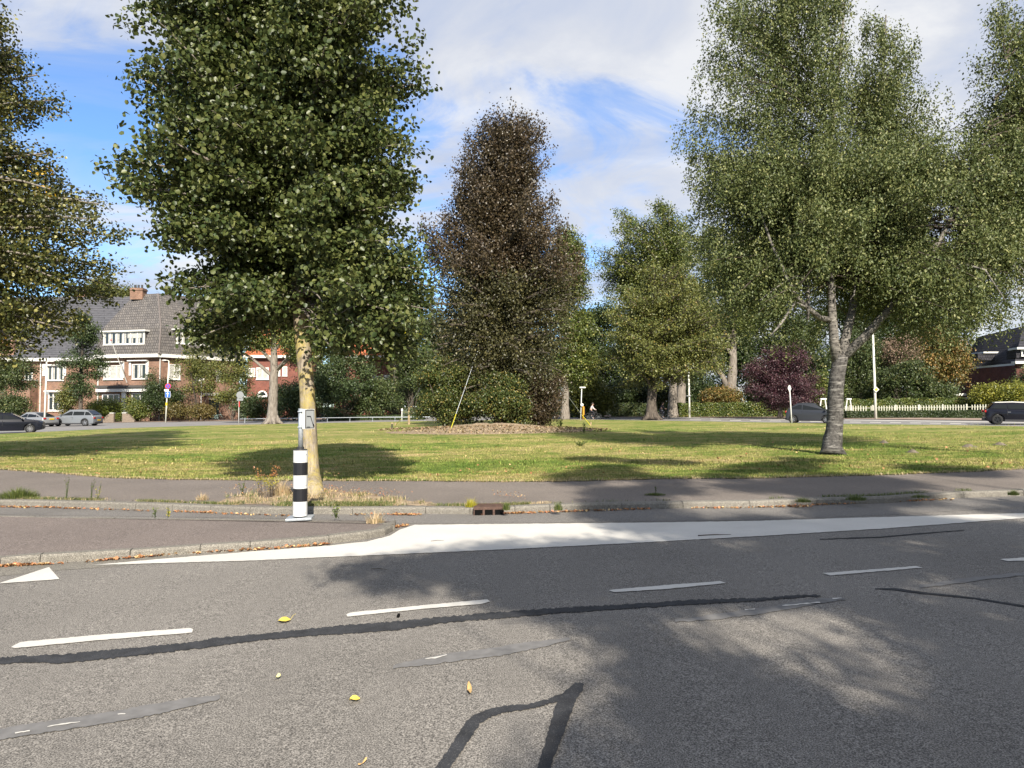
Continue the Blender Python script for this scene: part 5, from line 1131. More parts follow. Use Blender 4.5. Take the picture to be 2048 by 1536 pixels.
# thin pipe rail
c = base_at(700, 78); s = thing('pipe_rail', 'long thin metal pipe rail on short posts in front of the dark yew', 'railing', c)
mb = MB(); mb.tube([P(480, 838, 79), P(740, 834.5, 78), P(860, 834, 78)], .035, 8); mb.build('rail', GALV, s)
for px in (490, 560, 655, 700, 745, 790, 850): MB().tube([base_at(px, 78.4), P(px, 835.5, 78.4)], .035, 8).build('post', GALV, s)
# white picket fence
PICK = simple('old_white_picket', (.44, .43, .35), .7, .3, var=.15, scale=2)
fa, fb = base_at(1655, 70), base_at(1982, 67)
s = thing('picket_fence', 'long white picket fence between the low box hedge and the clipped hedge', 'fence', (fa + fb) / 2)
mb = MB(); n = 62; d = fb - fa
for zc in (.35, .95): mb.tube([fa + Vector((0, .05, zc)), fb + Vector((0, .05, zc))], .03, 4)
mb.build('rail', PICK, s)
rg = random.Random(5)
mb = MB()
for i in range(n):
    if rg.random() < .02: continue
    p = fa + d * (i / n); hgt = 1.12 + rg.uniform(-.03, .03)
    mb.box(p + Vector((0, 0, hgt / 2 + .05)), (.085, .02, hgt), 0, ry=rg.uniform(-.03, .03))
mb.build('pickets', PICK, s)
for i in range(8): MB().box(fa + d * (i / 7) + Vector((0, .07, .62)), (.13, .1, 1.26)).build('post', PICK, s)
def ladder_frame(px0, px1, Y, lab):
    c = base_at((px0 + px1) / 2, Y); s = thing('trestle', lab, 'frame', c); a, b_ = X(px0, Y), X(px1, Y); zt_ = P(px0, 798.5, Y).z; mb = MB()
    mb.tube([(a - .15, Y, c.z), (a + .1, Y, zt_)], .06, 6); mb.tube([(b_ + .15, Y, c.z), (b_ - .1, Y, zt_)], .06, 6); mb.build('legs', WHITE, s)
    MB().box(((a + b_) / 2, Y, zt_ + .03), (b_ - a, .25, .12)).build('top_bar', WHITE, s)
ladder_frame(1640, 1652, 66, 'white trestle frame in front of the fence left of the birch trunk'); ladder_frame(1692, 1702, 68, 'white trestle frame in the fence line right of the birch trunk')

# ------------------------------------------------------------------ houses
class Fac:
    def __init__(s, pA, YA, pB, YB_):
        s.A = Vector((X(pA, YA), YA, 0)); s.B = Vector((X(pB, YB_), YB_, 0)); s.d = (s.B - s.A).normalized(); s.len = (s.B - s.A).length
        s.n = Vector((s.d.y, -s.d.x, 0)); 
        if s.n.y > 0: s.n = -s.n
    def hit(s, px, py, off=0):
        r_ = ray(px, py); o = Vector((0, 0, CH)); A = s.A + s.n * off; t = (A - o).dot(s.n) / r_.dot(s.n); p = o + r_ * t; return (p - s.A).dot(s.d), p.z
    def pt(s, u, z, off=0): q = s.A + s.d * u + s.n * off; return Vector((q.x, q.y, z))
    def box(s, mb, u0, u1, z0, z1, d0, d1, m=0):
        mb.ext([s.pt(u0, z0, d0), s.pt(u1, z0, d0), s.pt(u1, z1, d0), s.pt(u0, z1, d0)], s.n * (d1 - d0), m)
    def rect(s, x0, y0, x1, y1):
        u0, _ = s.hit(x0, (y0 + y1) / 2); u1, _ = s.hit(x1, (y0 + y1) / 2); _, z1 = s.hit((x0 + x1) / 2, y0); _, z0 = s.hit((x0 + x1) / 2, y1); return u0, u1, z0, z1
    def window(s, parent, x0, y0, x1, y1, n=2, glass=None, fw=.12, off=0.0, curtains=False, trans=False):
        u0, u1, z0, z1 = s.rect(x0, y0, x1, y1); mb = MB(); f = fw
        s.box(mb, u0, u1, z0, z0 + f, off, off + .12); s.box(mb, u0, u1, z1 - f, z1, off, off + .12); s.box(mb, u0, u0 + f, z0 + f, z1 - f, off, off + .12); s.box(mb, u1 - f, u1, z0 + f, z1 - f, off, off + .12)
        for k in range(1, n): uu = u0 + (u1 - u0) * k / n; s.box(mb, uu - f / 2, uu + f / 2, z0 + f, z1 - f, off, off + .11)
        if trans: s.box(mb, u0 + f, u1 - f, z1 - (z1 - z0) * .3, z1 - (z1 - z0) * .3 + .08, off, off + .115)
        o = mb.build('window', WHITE, parent)
        mb = MB(); s.box(mb, u0 + f * .5, u1 - f * .5, z0 + f * .5, z1 - f * .5, off, off + .04); mb.build('pane', glass or GLASS, o)
        if curtains:
            mb = MB(); w2 = (u1 - u0) / n
            for k in range(n):
                for q in (.12, .68): uu = u0 + w2 * (k + q); s.box(mb, uu, uu + w2 * .2, z0 + f, z1 - f, off + .04, off + .05)
            mb.build('curtain', CURT, o)
        mb = MB(); s.box(mb, u0 - .06, u1 + .06, z0 - .08, z0 - .003, off, off + .2); mb.build('sill', WHITE, o)
        return o
    def wall(s, parent, mat, z0, z1, u0=0, u1=None, thick=.35, name='wall'):
        mb = MB(); s.box(mb, u0, s.len if u1 is None else u1, z0, z1, -thick, 0); return mb.build(name, mat, parent)

# corner house with mansard roof
h = thing('brick_house', 'brown brick corner house with a tall grey mansard roof and white framed dormers', 'house', base_at(318, 99))
F1 = Fac(196, 101.5, 318, 99); F2 = Fac(318, 99, 478, 109)
zg = -1.2; ze = F1.hit(318, 714)[1]
F1.wall(h, BRICK1, zg, ze); F2.wall(h, BRICK1, zg, ze)
# eaves boards and gutters
mb = MB(); F1.box(mb, -.3, F1.len + .3, ze - .05, ze + .42, -.2, .75); g1 = mb.build('eaves', WHITE, h)
mb = MB(); F2.box(mb, -.0, F2.len + .3, ze - .055, ze + .415, -.2, .75); mb.build('eaves', WHITE, h)
# lower steep slopes and upper slopes
zb = P(318, 655, 100.5).z; zr = P(318, 588, 106).z
def off(Fc, u, z, d): return Fc.pt(u, z, d)
c0_ = Vector((F1.B.x, F1.B.y, ze + .42)) + (F1.n + F2.n) * .45
a0_ = off(F1, -.2, ze + .42, .6); e0_ = off(F2, F2.len + .2, ze + .42, .6)
c1_ = Vector((F1.B.x, F1.B.y, zb)) - (F1.n + F2.n) * .5; a1_ = off(F1, -.2, zb, -.8); e1_ = off(F2, F2.len + .2, zb, -.8)
apx = P(316, 588, 106); rl = P(268, 591, 108); rr_ = P(372, 640, 117)
rr_ = P(430, 600, 122)
def slab(pts, name, mat, parent, th=.18):
    mb = MB(); n_ = (pts[1] - pts[0]).cross(pts[2] - pts[0]).normalized(); n_ = n_ if n_.y < 0 else -n_
    mb.ext(pts, -n_ * th); return mb.build(name, mat, parent)
slab([a0_, c0_, c1_, a1_], 'roof_slope', TILE1, h); slab([c0_, e0_, e1_, c1_], 'roof_slope', TILE1, h)
slab([a1_, c1_, apx, rl], 'roof_slope', TILE1, h); slab([c1_, e1_, rr_, apx], 'roof_slope', TILE1, h)
MB().tube([c0_, c1_, apx], .11, 8).tube([rl, apx, rr_], .11, 8).build('ridge_tiles', simple('ridge_tile', (.13, .11, .10), .85), h)
MB().ext([a0_, a1_, rl, P(268, 700, 112)], (-.3, 1, 0)).build('gable', BRICK1, h)
# dormers
def dormer(Fc, parent, x0, y0, x1, y1, d, n, label_open=None):
    u0, u1, z0, z1 = Fc.rect(x0, y0, x1, y1); dm_ = MB(); Fc.box(dm_, u0 - .1, u1 + .1, z0 - .1, z1 - .02, -1.6, -.02); o = dm_.build('dormer', TILE1, parent)
    mb = MB(); Fc.box(mb, u0 - .35, u1 + .35, z1, z1 + .22, -1.9, .4); mb.build('dormer_roof', WHITE, o)
    w_ = Fc.window(parent, x0, y0, x1, y1, n, GLASS, .14, 0.0, True); return w_
dormer(F1, h, 208, 664, 290, 689, 0, 6); dormer(F2, h, 352, 664, 438, 690, 0, 7)
u0, u1, z0, z1 = F1.rect(256, 667, 284, 676); mb = MB(); F1.box(mb, u0, u1, z0, z1, .05, .09); mb.build('roller_blind', CURT, h)
F1.window(h, 208, 731, 247, 759, 3, CURT); F1.window(h, 265, 728, 296, 758, 2, GLASS, curtains=True)
for (x0, x1, y0, y1) in ((199, 206, 727, 752), (243, 249, 724, 756), (259, 263, 723, 751), (293, 298, 722, 751)):
    u0, u1, z0, z1 = F1.rect(x0, y0, x1, y1); mb = MB(); F1.box(mb, u0, u1, z0, z1, .02, .14); mb.build('shutter', WHITE, h)
for (x0, x1, y) in ((203, 249, 725), (259, 298, 722.5)):
    u0, u1, z0, z1 = F1.rect(x0, y - 2, x1, y); mb = MB(); F1.box(mb, u0, u1, z0, z1, .02, .5); mb.build('canopy_board', WHITE, h)
u0, u1, z0, z1 = F1.rect(199, 771, 300, 776); mb = MB(); F1.box(mb, u0, u1, z0, z1, 0, .9); mb.build('porch_roof', simple('porch_felt', (.06, .055, .05), .8), h)
mb = MB(); F1.box(mb, u0, u1, z0 - .55, z0 - .1, .0, .7); mb.build('porch_board', WHITE, h)
F1.window(h, 205, 788, 240, 818, 3, GLASS, .16); F1.window(h, 264, 786, 298, 820, 2, GLASS, .16)
for x in (246, 250): u0, u1, z0, z1 = F1.rect(x, 780, x + 4, 840); mb = MB(); F1.box(mb, u0, u1, z0, z1, .02, .3); mb.build('porch_post', WHITE, h)
F2.window(h, 337, 729, 360, 759, 2, CURT); F2.window(h, 388, 735, 408, 762, 2, CURT); F2.window(h, 432, 736, 441, 762, 1, CURT)
F2.window(h, 352, 785, 361, 815, 1, GLASS, .2)
u0, u1, z0, z1 = F2.rect(405, 786, 437, 791); mb = MB(); F2.box(mb, u0, u1, z0, z1, 0, .3); mb.build('lintel', WHITE, h)
u0, u1, z0, z1 = F2.rect(418, 799, 437, 842); mb = MB(); F2.box(mb, u0, u1, z0, z1, .02, .08); dd = mb.build('garage_door', simple('dark_green_door', (.012, .028, .022), .5), h)
mb = MB(); F2.box(mb, u0 - .1, u1 + .1, z1, z1 + .14, .02, .16); mb.build('door_frame', WHITE, dd)
for x in (313, 402): MB().tube([F2.pt(F2.hit(x if x > 318 else 319, 740)[0], ze, .12), F2.pt(F2.hit(x if x > 318 else 319, 740)[0], zg, .12)], .07, 8).build('drainpipe', GREYP, h)
MB().tube([F1.pt(.1, ze, .14), F1.pt(.1, zg, .14)], .09, 8).build('drainpipe', GREYP, h)
def chimney(parent, px, Y, y0, y1, wpx, mat, pots=3):
    c = P(px, (y0 + y1) / 2, Y); w_ = wpx * Y / F; hh_ = (y1 - y0) * Y / F; mb = MB(); mb.box(c, (w_, w_ * .7, hh_)); mb.box(c + Vector((0, 0, hh_ / 2 - .25)), (w_ + .2, w_ * .7 + .2, .22)); o = mb.build('chimney', mat, parent)
    for k in range(pots): MB().tube([c + Vector(((k - (pots - 1) / 2) * w_ * .28, 0, hh_ / 2)), c + Vector(((k - (pots - 1) / 2) * w_ * .28, 0, hh_ / 2 + .55))], .15, 8).build('chimney_pot', DGREY, o)
chimney(h, 277, 107, 577, 600, 25, BRICK1)
# flagpole
s = thing('flagpole', 'long white flagpole leaning out from the front of the corner house', 'flagpole', F1.pt(F1.hit(255, 765)[0], F1.hit(255, 765)[1], .1))
MB().tube([F1.pt(F1.hit(255, 765)[0], F1.hit(255, 765)[1], .1), P(222, 680, 96.5)], [.07, .05], 8).build('pole', WHITE, s); MB().ball(P(222, 680, 96.5), .12, 8, 6).build('knob', RED, s)

# long terrace house at the left
h = thing('brick_house', 'long brown brick terrace house with a smooth dark roof at the far left', 'house', base_at(90, 105))
F3 = Fac(-330, 108, 196, 104.5); ze = F3.hit(120, 722)[1]
F3.wall(h, BRICK1, zg, ze); mb = MB(); F3.box(mb, -.3, F3.len, ze - .05, ze + .4, -.2, .7); mb.build('eaves', WHITE, h)
rA = P(-330, 596, 114); rB = P(268, 593, 110.5); eA = F3.pt(-.3, ze + .4, .6); eB = F3.pt(F3.len + .3, ze + .4, .6)
slab([eA, eB, rB, rA], 'roof_slope', TILE2, h)
slab([F3.pt(F3.len * .55, 0, 0) * 0 + P(90, 636, 112.4), P(133, 624, 112.4), P(160, 606, 113), P(100, 606, 113)], 'roof_patch', TILE1, h)
chimney(h, 168, 113, 588, 604, 22, BRICK1, 2)
for (x0, y0) in ((132, 641), (192, 638)): mb = MB(); q = P(x0, y0, 109.0); mb.box(q, (1.7, .15, .9), 0, rx=R(-48)); mb.build('skylight', glassy('skylight_glass', (.30, .36, .40), .1), h)
F3.window(h, 95, 732, 129, 761, 3, GLASS, curtains=True); F3.window(h, 50, 738, 66, 763, 2, GLASS)
F3.window(h, 97, 783, 128, 822, 3, GLASS, .2, trans=True)
for (x0, x1, y0, y1) in ((86, 91, 728, 752), (128, 133, 728, 752)): u0, u1, z0, z1 = F3.rect(x0, y0, x1, y1); mb = MB(); F3.box(mb, u0, u1, z0, z1, .02, .14); mb.build('shutter', WHITE, h)
u0, u1, z0, z1 = F3.rect(95, 729, 130, 731.5); mb = MB(); F3.box(mb, u0, u1, z0, z1, .02, .5); mb.build('awning_box', WHITE, h)
u0, u1, z0, z1 = F3.rect(93, 781, 130, 784); mb = MB(); F3.box(mb, u0, u1, z0, z1, .02, .6); mb.build('awning_box', WHITE, h)
u0, u1, z0, z1 = F3.rect(18, 762, 76, 797); mb = MB(); F3.box(mb, u0, u1, z0, z1, .003, 1.6); by_ = mb.build('bay', BRICK1, h)
mb = MB(); F3.box(mb, u0 + 1.0, u1, zg, z0 - .01, .003, 1.5); mb.build('bay_base', BRICK1, h)
mb = MB(); F3.box(mb, u0 - .05, u1 + .05, z1 + .005, z1 + .14, .003, 1.65); mb.build('coping', GREYP, by_)
F3.window(h, 28, 797, 52, 826, 4, GLASS, .16, 1.55)
MB().tube([F3.pt(F3.hit(82, 760)[0], ze, .1), F3.pt(F3.hit(82, 760)[0], zg, .1)], .09, 8).build('drainpipe', GREYP, h)
mb = MB(); u_, z_ = F3.hit(-60, 700); F3.box(mb, 0, F3.hit(30, 740)[0], zg, ze + 3.2, .01, .3); mb.build('front_gable', BRICK1, h)

# red roofed house right of the corner house
h = thing('brick_house', 'red brick house with an orange tiled roof and an arched white window', 'house', base_at(545, 112))
F4 = Fac(494, 112, 640, 112); ze = F4.hit(540, 716)[1]; F4.wall(h, BRICK2, zg, ze)
mb = MB(); F4.box(mb, -.4, F4.len + .4, ze - .02, ze + .38, -.2, .8); mb.build('eaves', WHITE, h)
slab([F4.pt(-.4, ze + .38, .7), F4.pt(F4.len + .4, ze + .38, .7), P(620, 655, 118), P(520, 660, 118)], 'roof_slope', TILE3, h)
F4.window(h, 496, 736, 511, 753, 2, CURT, .16); F4.window(h, 513, 735, 538, 759, 2, CURT, .2); F4.window(h, 554, 735, 561, 752, 1, CURT, .16); F4.window(h, 565, 733, 575, 752, 1, CURT, .16)
mb = MB(); u_, z_ = F4.hit(525, 791); k_ = 112 / F; ri, ro = 7.2 * k_, 10 * k_
ps = [(math.cos(math.pi * i / 14), math.sin(math.pi * i / 14)) for i in range(15)]
for i in range(14): mb.ext([F4.pt(u_ + ps[i][0] * ri, z_ + ps[i][1] * ri, 0), F4.pt(u_ + ps[i][0] * ro, z_ + ps[i][1] * ro, 0), F4.pt(u_ + ps[i + 1][0] * ro, z_ + ps[i + 1][1] * ro, 0), F4.pt(u_ + ps[i + 1][0] * ri, z_ + ps[i + 1][1] * ri, 0)], F4.n * .15)
F4.box(mb, u_ - ro, u_ + ro, z_ - .2, z_, 0, .15); o = mb.build('arched_window', WHITE, h)
mb = MB(); mb.ext([F4.pt(u_ + x * ri, z_ + y * ri, 0) for x, y in ps], F4.n * .05); mb.build('pane', GLASS, o)
u0, u1, z0, z1 = F4.rect(490, 793.5, 536, 794.5); mb = MB(); F4.box(mb, u0, u1, z0, z1, 0, .5); mb.build('canopy', GREYP, h)
h = thing('brick_house', 'brick house with an orange roof glimpsed through the lime leaves left of the beech', 'house', base_at(735, 118))
F5 = Fac(668, 118, 802, 116); ze = F5.hit(735, 716)[1]; F5.wall(h, BRICK2, zg, ze); mb = MB(); F5.box(mb, -.4, F5.len + .4, ze - .02, ze + .35, -.2, .8); mb.build('eaves', WHITE, h)
slab([F5.pt(-.4, ze + .35, .7), F5.pt(F5.len + .4, ze + .35, .7), P(790, 668, 124), P(668, 672, 124)], 'roof_slope', TILE3, h)
F5.window(h, 745, 752, 763, 764, 2, CURT, .2); F5.window(h, 768, 750, 780, 764, 1, CURT, .2); F5.window(h, 676, 690, 692, 703, 2, GLASS, .18, 1.0)

# houses at the right edge
h = thing('brick_house', 'dark red brick house with a black tiled roof at the right edge', 'house', base_at(1990, 92))
F6 = Fac(1924, 97, 1957.5, 93); F7 = Fac(1957.5, 93, 2052, 84); F8 = Fac(2034, 80, 2250, 78)
ze = F7.hit(1957.5, 737)[1]
F6.wall(h, BRICK3, -.4, ze); F7.wall(h, BRICK3, -.4, ze)
mb = MB(); F7.box(mb, -.5, F7.len, ze, ze + .25, -.3, .7); mb.build('eaves', WHITE, h); mb = MB(); F6.box(mb, 0, F6.len - .05, ze - .004, ze + .2, -.3, .55); mb.build('eaves', WHITE, h)
a0_ = F7.pt(-.5, ze + .25, .6); b0_ = F7.pt(F7.len + .4, ze + .25, .6); zt2 = P(1975, 668, 97).z; a1_ = P(1972, 672, 98); b1_ = P(2060, 651, 90)
slab([a0_, b0_, b1_, a1_], 'roof_slope', TILE4, h); slab([F6.pt(0, ze + .2, .5), a0_, a1_, P(1955, 676, 101)], 'roof_slope', TILE4, h)
F6.window(h, 1937, 744, 1957, 763, 4, GLASS, .13, curtains=True)
F7.window(h, 1967, 743, 1982, 762, 2, GLASS, .14); F7.window(h, 1988, 742, 1999, 761, 2, GLASS, .14); F7.window(h, 2010, 741, 2024, 760, 2, GLASS, .14)
F7.window(h, 1971, 708, 1984, 720, 2, GLASS, .13, .2); mb = MB(); u0, u1, z0, z1 = F7.rect(1960, 705, 1990, 708); F7.box(mb, u0, u1, z0, z1, -1.4, .5); mb.build('dormer_roof', WHITE, h)
mb = MB(); u0, u1, z0, z1 = F7.rect(1964, 708, 1988, 722); F7.box(mb, u0, u1, z0, z1, -2, .15); mb.build('dormer', TILE4, h)
MB().tube([F7.pt(.05, ze, .5), F7.pt(.05, ze - .3, .12), F7.pt(.05, -.4, .12)], .085, 8).build('drainpipe', GREYP, h)
h2 = thing('brick_house', 'nearer dark brick house with white dormer cut by the right edge of the photo', 'house', base_at(2060, 82))
ze2 = F8.hit(2040, 728)[1]; F8.wall(h2, BRICK3, -.4, ze2); mb = MB(); F8.box(mb, -.4, F8.len, ze2, ze2 + .3, -.3, .7); mb.build('eaves', WHITE, h2)
slab([F8.pt(-.4, ze2 + .3, .6), F8.pt(F8.len, ze2 + .3, .6), P(2250, 640, 86), P(2045, 657, 87)], 'roof_slope', TILE4, h2)
F8.window(h2, 2040, 700, 2070, 712, 4, GLASS, .13, .2); mb = MB(); u0, u1, z0, z1 = F8.rect(2028, 695, 2100, 699); F8.box(mb, u0, u1, z0, z1, -1.4, .7); mb.build('dormer_roof', WHITE, h2)
mb = MB(); u0, u1, z0, z1 = F8.rect(2031, 699, 2090, 716); F8.box(mb, u0, u1, z0, z1, -2, .15); mb.build('dormer', TILE4, h2)
# low white and brick sheds beside the van
s = thing('garage', 'low brick garage with a white fascia left of the white van', 'garage', base_at(1895, 92)); MB().box(base_at(1896, 92) + Vector((0, 0, 1.1)), (2.4, 3, 2.2)).build('wall', BRICK3, s); MB().box(base_at(1896, 92) + Vector((0, 0, 2.35)), (2.7, 3.3, .3)).build('fascia', WHITE, s)

# brick garden piers by the domed hedge
BRK4 = brick('weathered_garden_brick', (.22, .17, .13), (.17, .13, .10), (.2, .18, .15))
for px, Y, sl, lab in ((221, 92, -1, 'sloping brick garden wall end right of the grey car'), (252, 92, 1, 'second sloping brick garden wall end, by the bright green bush')):
    c = base_at(px, Y); s = thing('garden_wall', lab, 'garden wall', c); q = sl * 1.1
    mb = MB(); mb.ext([c + Vector((-.45 * sl, 0, 0)), c + Vector((q, 0, 0)), c + Vector((q, 0, .25)), c + Vector((.35 * sl, 0, 1.05)), c + Vector((-.45 * sl, 0, 1.25))], (0, .35, 0)); mb.build('wall', BRK4, s)
    MB().box(c + Vector((-.2 * sl, .17, 1.22)), (.55, .45, .1)).build('cap_stone', GREYP, s)

# ------------------------------------------------------------------ cars
def carpaint(name, col, rough=.22, metal=0.0):
    m, t, b = pmat(name, rough, .3, metal); b.inputs['Base Color'].default_value = (*col, 1); b.inputs['Coat Weight'].default_value = .08; b.inputs['Coat Roughness'].default_value = .05; return m
PLATE = simple('plate_yellow', (.70, .45, .02), .4)
LAMPG = glassy('lamp_lens', (.55, .56, .56), .1); REDL = glassy('tail_lens', (.35, .01, .01), .15)
def car(name, label, loc, heading, Lc, W, lower, cabin, wheels, wr, paint, rim, roofmat=None, clad=None, plate=None, group='cars on the roads round the lawn', spokes=5, pill=(.5,), rails=False, stripe=False):
    """lower: side outline (x forward, z) front to rear along the top; cabin: windscreen foot, roof front, roof rear, rear foot"""
    t = thing(name, label, 'car', loc, heading, group); hw = W / 2
    def B(mb, nm, mat, par=t, **k): return mb.build(nm, mat, par, world=False, **k)
    gc = .19
    # outline polygon with wheel arches
    x0, x1 = lower[0][0], lower[-1][0]; pts = list(lower)              # front top -> rear top
    low = []; n = 9
    for wx in sorted(wheels):                                          # from rear to front along the bottom
        ar = wr * 1.14
        low += [(wx - ar, gc)] + [(wx - ar * math.cos(math.pi * i / n), max(gc, wr + ar * math.sin(math.pi * i / n) * 1.0)) for i in range(1, n)] + [(wx + ar, gc)]
    poly = pts + [(x1 + .02, gc + .08)] + low + [(x0 - .02, gc + .08)]
    N_ = len(poly); secs = ((-hw, .0), (-hw + .035, .0)); mb = MB(); ys = [-hw, -hw * .55, hw * .55, hw]
    vs = []
    cxm = (x0 + x1) / 2
    for y in ys:
        e = abs(y) / hw > .9
        for (x, z) in poly:
            k = (1 - .035 if e else 1.0)                               # corners drawn in a little in plan and at the shoulder
            taper = .05 * max(0, (z - .55)) / .4 if e else 0
            vs.append((cxm + (x - cxm) * k, y * (1 - taper), z))
    fs = []
    for s_ in range(3):
        for i in range(N_): j = (i + 1) % N_; fs.append((s_ * N_ + i, s_ * N_ + j, (s_ + 1) * N_ + j, (s_ + 1) * N_ + i))
    fs += [tuple(range(N_ - 1, -1, -1)), tuple(range(3 * N_, 4 * N_))]
    mb.add(vs, fs); body = B(mb, 'body', paint, bevel=.05, seg=3, smooth=True)
    # cabin
    (a0, z0), (a1, z1), (a2, z2), (a3, z3) = cabin; bw, tw = hw - .07, hw - .24
    def side(sgn, pr=0): return [Vector((a0, sgn * (bw + pr), z0 - .04)), Vector((a1, sgn * (tw + pr), z1)), Vector((a2, sgn * (tw + pr), z2)), Vector((a3, sgn * (bw + pr), z3 - .04))]
    l_, r_ = side(1), side(-1); mb = MB(); mid = Vector(((a1 + a2) / 2, 0, max(z1, z2) + .035)); mb.add(l_ + r_ + [Vector((mid.x, tw, mid.z - .01)), Vector((mid.x, -tw, mid.z - .01))], [(0, 1, 8, 2, 3), (7, 6, 9, 5, 4), (0, 4, 5, 1), (2, 6, 7, 3), (1, 5, 9, 8), (8, 9, 6, 2)])
    cabm = B(mb, 'cabin', paint, bevel=.035, seg=2, smooth=True)
    mb = MB(); mb.add([Vector((a1 - .02, tw - .03, z1 + .012)), Vector((a2 + .02, tw - .03, z2 + .012)), Vector((mid.x, tw - .02, mid.z + .012)), Vector((a1 - .02, -tw + .03, z1 + .012)), Vector((a2 + .02, -tw + .03, z2 + .012)), Vector((mid.x, -tw + .02, mid.z + .012))], [(0, 2, 5, 3), (2, 1, 4, 5)])
    o = B(mb, 'roof', roofmat or paint, cabm); sm = o.modifiers.new('s', 'SOLIDIFY'); sm.thickness = .07; sm.offset = 0
    # screens
    def quadin(q, f=.1, lift=.012):
        c = sum(q, Vector()) / 4; nn = (q[1] - q[0]).cross(q[2] - q[0]).normalized(); nn = nn if nn.dot(c - Vector((cxm, 0, .8))) > 0 else -nn; return [c + (p - c) * (1 - f) + nn * lift for p in q]
    mb = MB(); mb.poly(quadin([l_[0] + Vector((0, 0, .05)), l_[1], r_[1], r_[0] + Vector((0, 0, .05))])); B(mb, 'windscreen', CGLASS)
    mb = MB(); mb.poly(quadin([l_[2], l_[3] + Vector((0, 0, .08)), r_[3] + Vector((0, 0, .08)), r_[2]])); B(mb, 'rear_window', CGLASS)
    for sgn in (1, -1):
        q = side(sgn, .012); A0, A1, A2, A3 = q; cuts = [.03] + list(pill) + [.96]
        for k in range(len(cuts) - 1):
            f0, f1 = cuts[k] + .012, cuts[k + 1] - .012
            bt = lambda f: A0.lerp(A3, f); tt = lambda f: A1.lerp(A2, f)
            def at(f, v):
                x = a0 + (a3 - a0) * f
                # column at position x: bottom on the belt, top on the roof or the sloping pillar
                if x > a1: tq = A0.lerp(A1, (x - a0) / (a1 - a0))
                elif x < a2: tq = A3.lerp(A2, (x - a3) / (a2 - a3))
                else: tq = A1.lerp(A2, (a1 - x) / (a1 - a2))
                bq = A0.lerp(A3, f) + Vector((0, 0, .06)); tq = Vector((x, tq.y, tq.z - .05))
                if tq.z < bq.z: tq.z = bq.z + .005
                return bq.lerp(tq, v)
            m_ = 6; fsx = [f0 + (f1 - f0) * i / m_ for i in range(m_ + 1)]; mb = MB(); mb.poly([at(f, 0) for f in fsx] + [at(f, 1) for f in reversed(fsx)]); w_ = B(mb, 'side_window', CGLASS)
        # handles, mirror
        hx = a0 + (a3 - a0) * (pill[0] - .03)
        MB_ = MB().box((hx, sgn * (hw - .03), z0 - .16), (.18, .03, .03)); B(MB_, 'door_handle', ALLOY if stripe else paint)
        MB_ = MB().ball((a0 - .12, sgn * (hw + .08), z0 + .06), .1, 8, 6, (.7, 1.1, .75)); B(MB_, 'mirror', roofmat or paint, smooth=True)
        MB_ = MB().ball((x0 - .16, sgn * (hw - .2), lower[1][1] - .13), .16, 10, 6, (.9, .9, .55)); B(MB_, 'headlight', LAMPG, smooth=True)
        MB_ = MB().box((x1 + .04, sgn * (hw - .2), .86), (.09, .26, .15)); B(MB_, 'taillight', REDL, bevel=.02)
        if clad:
            MB_ = MB().box((cxm, sgn * (hw - .005), gc + .07), (abs(x0 - x1) * .45, .02, .13)); B(MB_, 'sill_trim', clad, bevel=.01)
        mb = MB()
        for f in pill: pass
        xd = a0 + (a3 - a0) * pill[0]; mb.box((xd, sgn * (hw - .008), .62), (.012, .012, .66)); B(mb, 'door_gap', DGREY)
        for wx in wheels:
            yc = sgn * (hw - .11); mb = MB(); rr = []
            prof_ = [(.60, .1), (.66, .105), (.93, .10), (1.0, .06), (1.0, -.06), (.93, -.1), (.6, -.1)]; n = 20; vs = []; fs = []
            for (q, d) in prof_:
                for i in range(n): an = 2 * math.pi * i / n; vs.append((wx + math.cos(an) * wr * q, yc + sgn * d, wr + math.sin(an) * wr * q))
            for j in range(len(prof_) - 1):
                for i in range(n): i2 = (i + 1) % n; fs.append((j * n + i, j * n + i2, (j + 1) * n + i2, (j + 1) * n + i))
            mb.add(vs, fs); wl = B(mb, 'wheel', TYRE, smooth=True)
            mb = MB(); mb.tube([(wx, yc + sgn * .02, wr), (wx, yc + sgn * .03, wr)], wr * .62, 20); B(mb, 'rim_back', DGREY, wl)
            mb = MB(); mb.tube([(wx, yc + sgn * .06, wr), (wx, yc + sgn * .10, wr)], wr * .13, 12)
            for k in range(spokes):
                an = 2 * math.pi * k / spokes + .3; r1 = Vector((math.cos(an), 0, math.sin(an))); r2 = Vector((-math.sin(an), 0, math.cos(an))) * wr * (.5 / spokes + .02); c_ = Vector((wx, yc + sgn * .075, wr))
                mb.ext([c_ + r1 * wr * .1 - r2 * .7, c_ + r1 * wr * .62 - r2 * 1.2, c_ + r1 * wr * .62 + r2 * 1.2, c_ + r1 * wr * .1 + r2 * .7], (0, sgn * .02, 0))
            for i in range(20):
                a_, b2 = 2 * math.pi * i / 20, 2 * math.pi * (i + 1) / 20
                mb.ext([Vector((wx + math.cos(q_) * wr * f_, yc + sgn * .085, wr + math.sin(q_) * wr * f_)) for q_, f_ in ((a_, .57), (a_, .64), (b2, .64), (b2, .57))], (0, sgn * .015, 0))
            B(mb, 'rim', rim, wl)
    B(MB().box((cxm, 0, .38), (abs(x0 - x1) * .9, W * .86, .3)), 'underbody', DGREY)
    B(MB().box((x0 - .03, 0, .42), (.08, W * .72, .2)), 'grille', DGREY, bevel=.02)
    B(MB().box((x1 + .03, 0, .34), (.08, W * .8, .18)), 'rear_bumper_trim', clad or DGREY, bevel=.02)
    if plate: B(MB().box((x1 - .022, 0, .80 if plate == 2 else .62), (.02, .52, .12)), 'number_plate', PLATE)
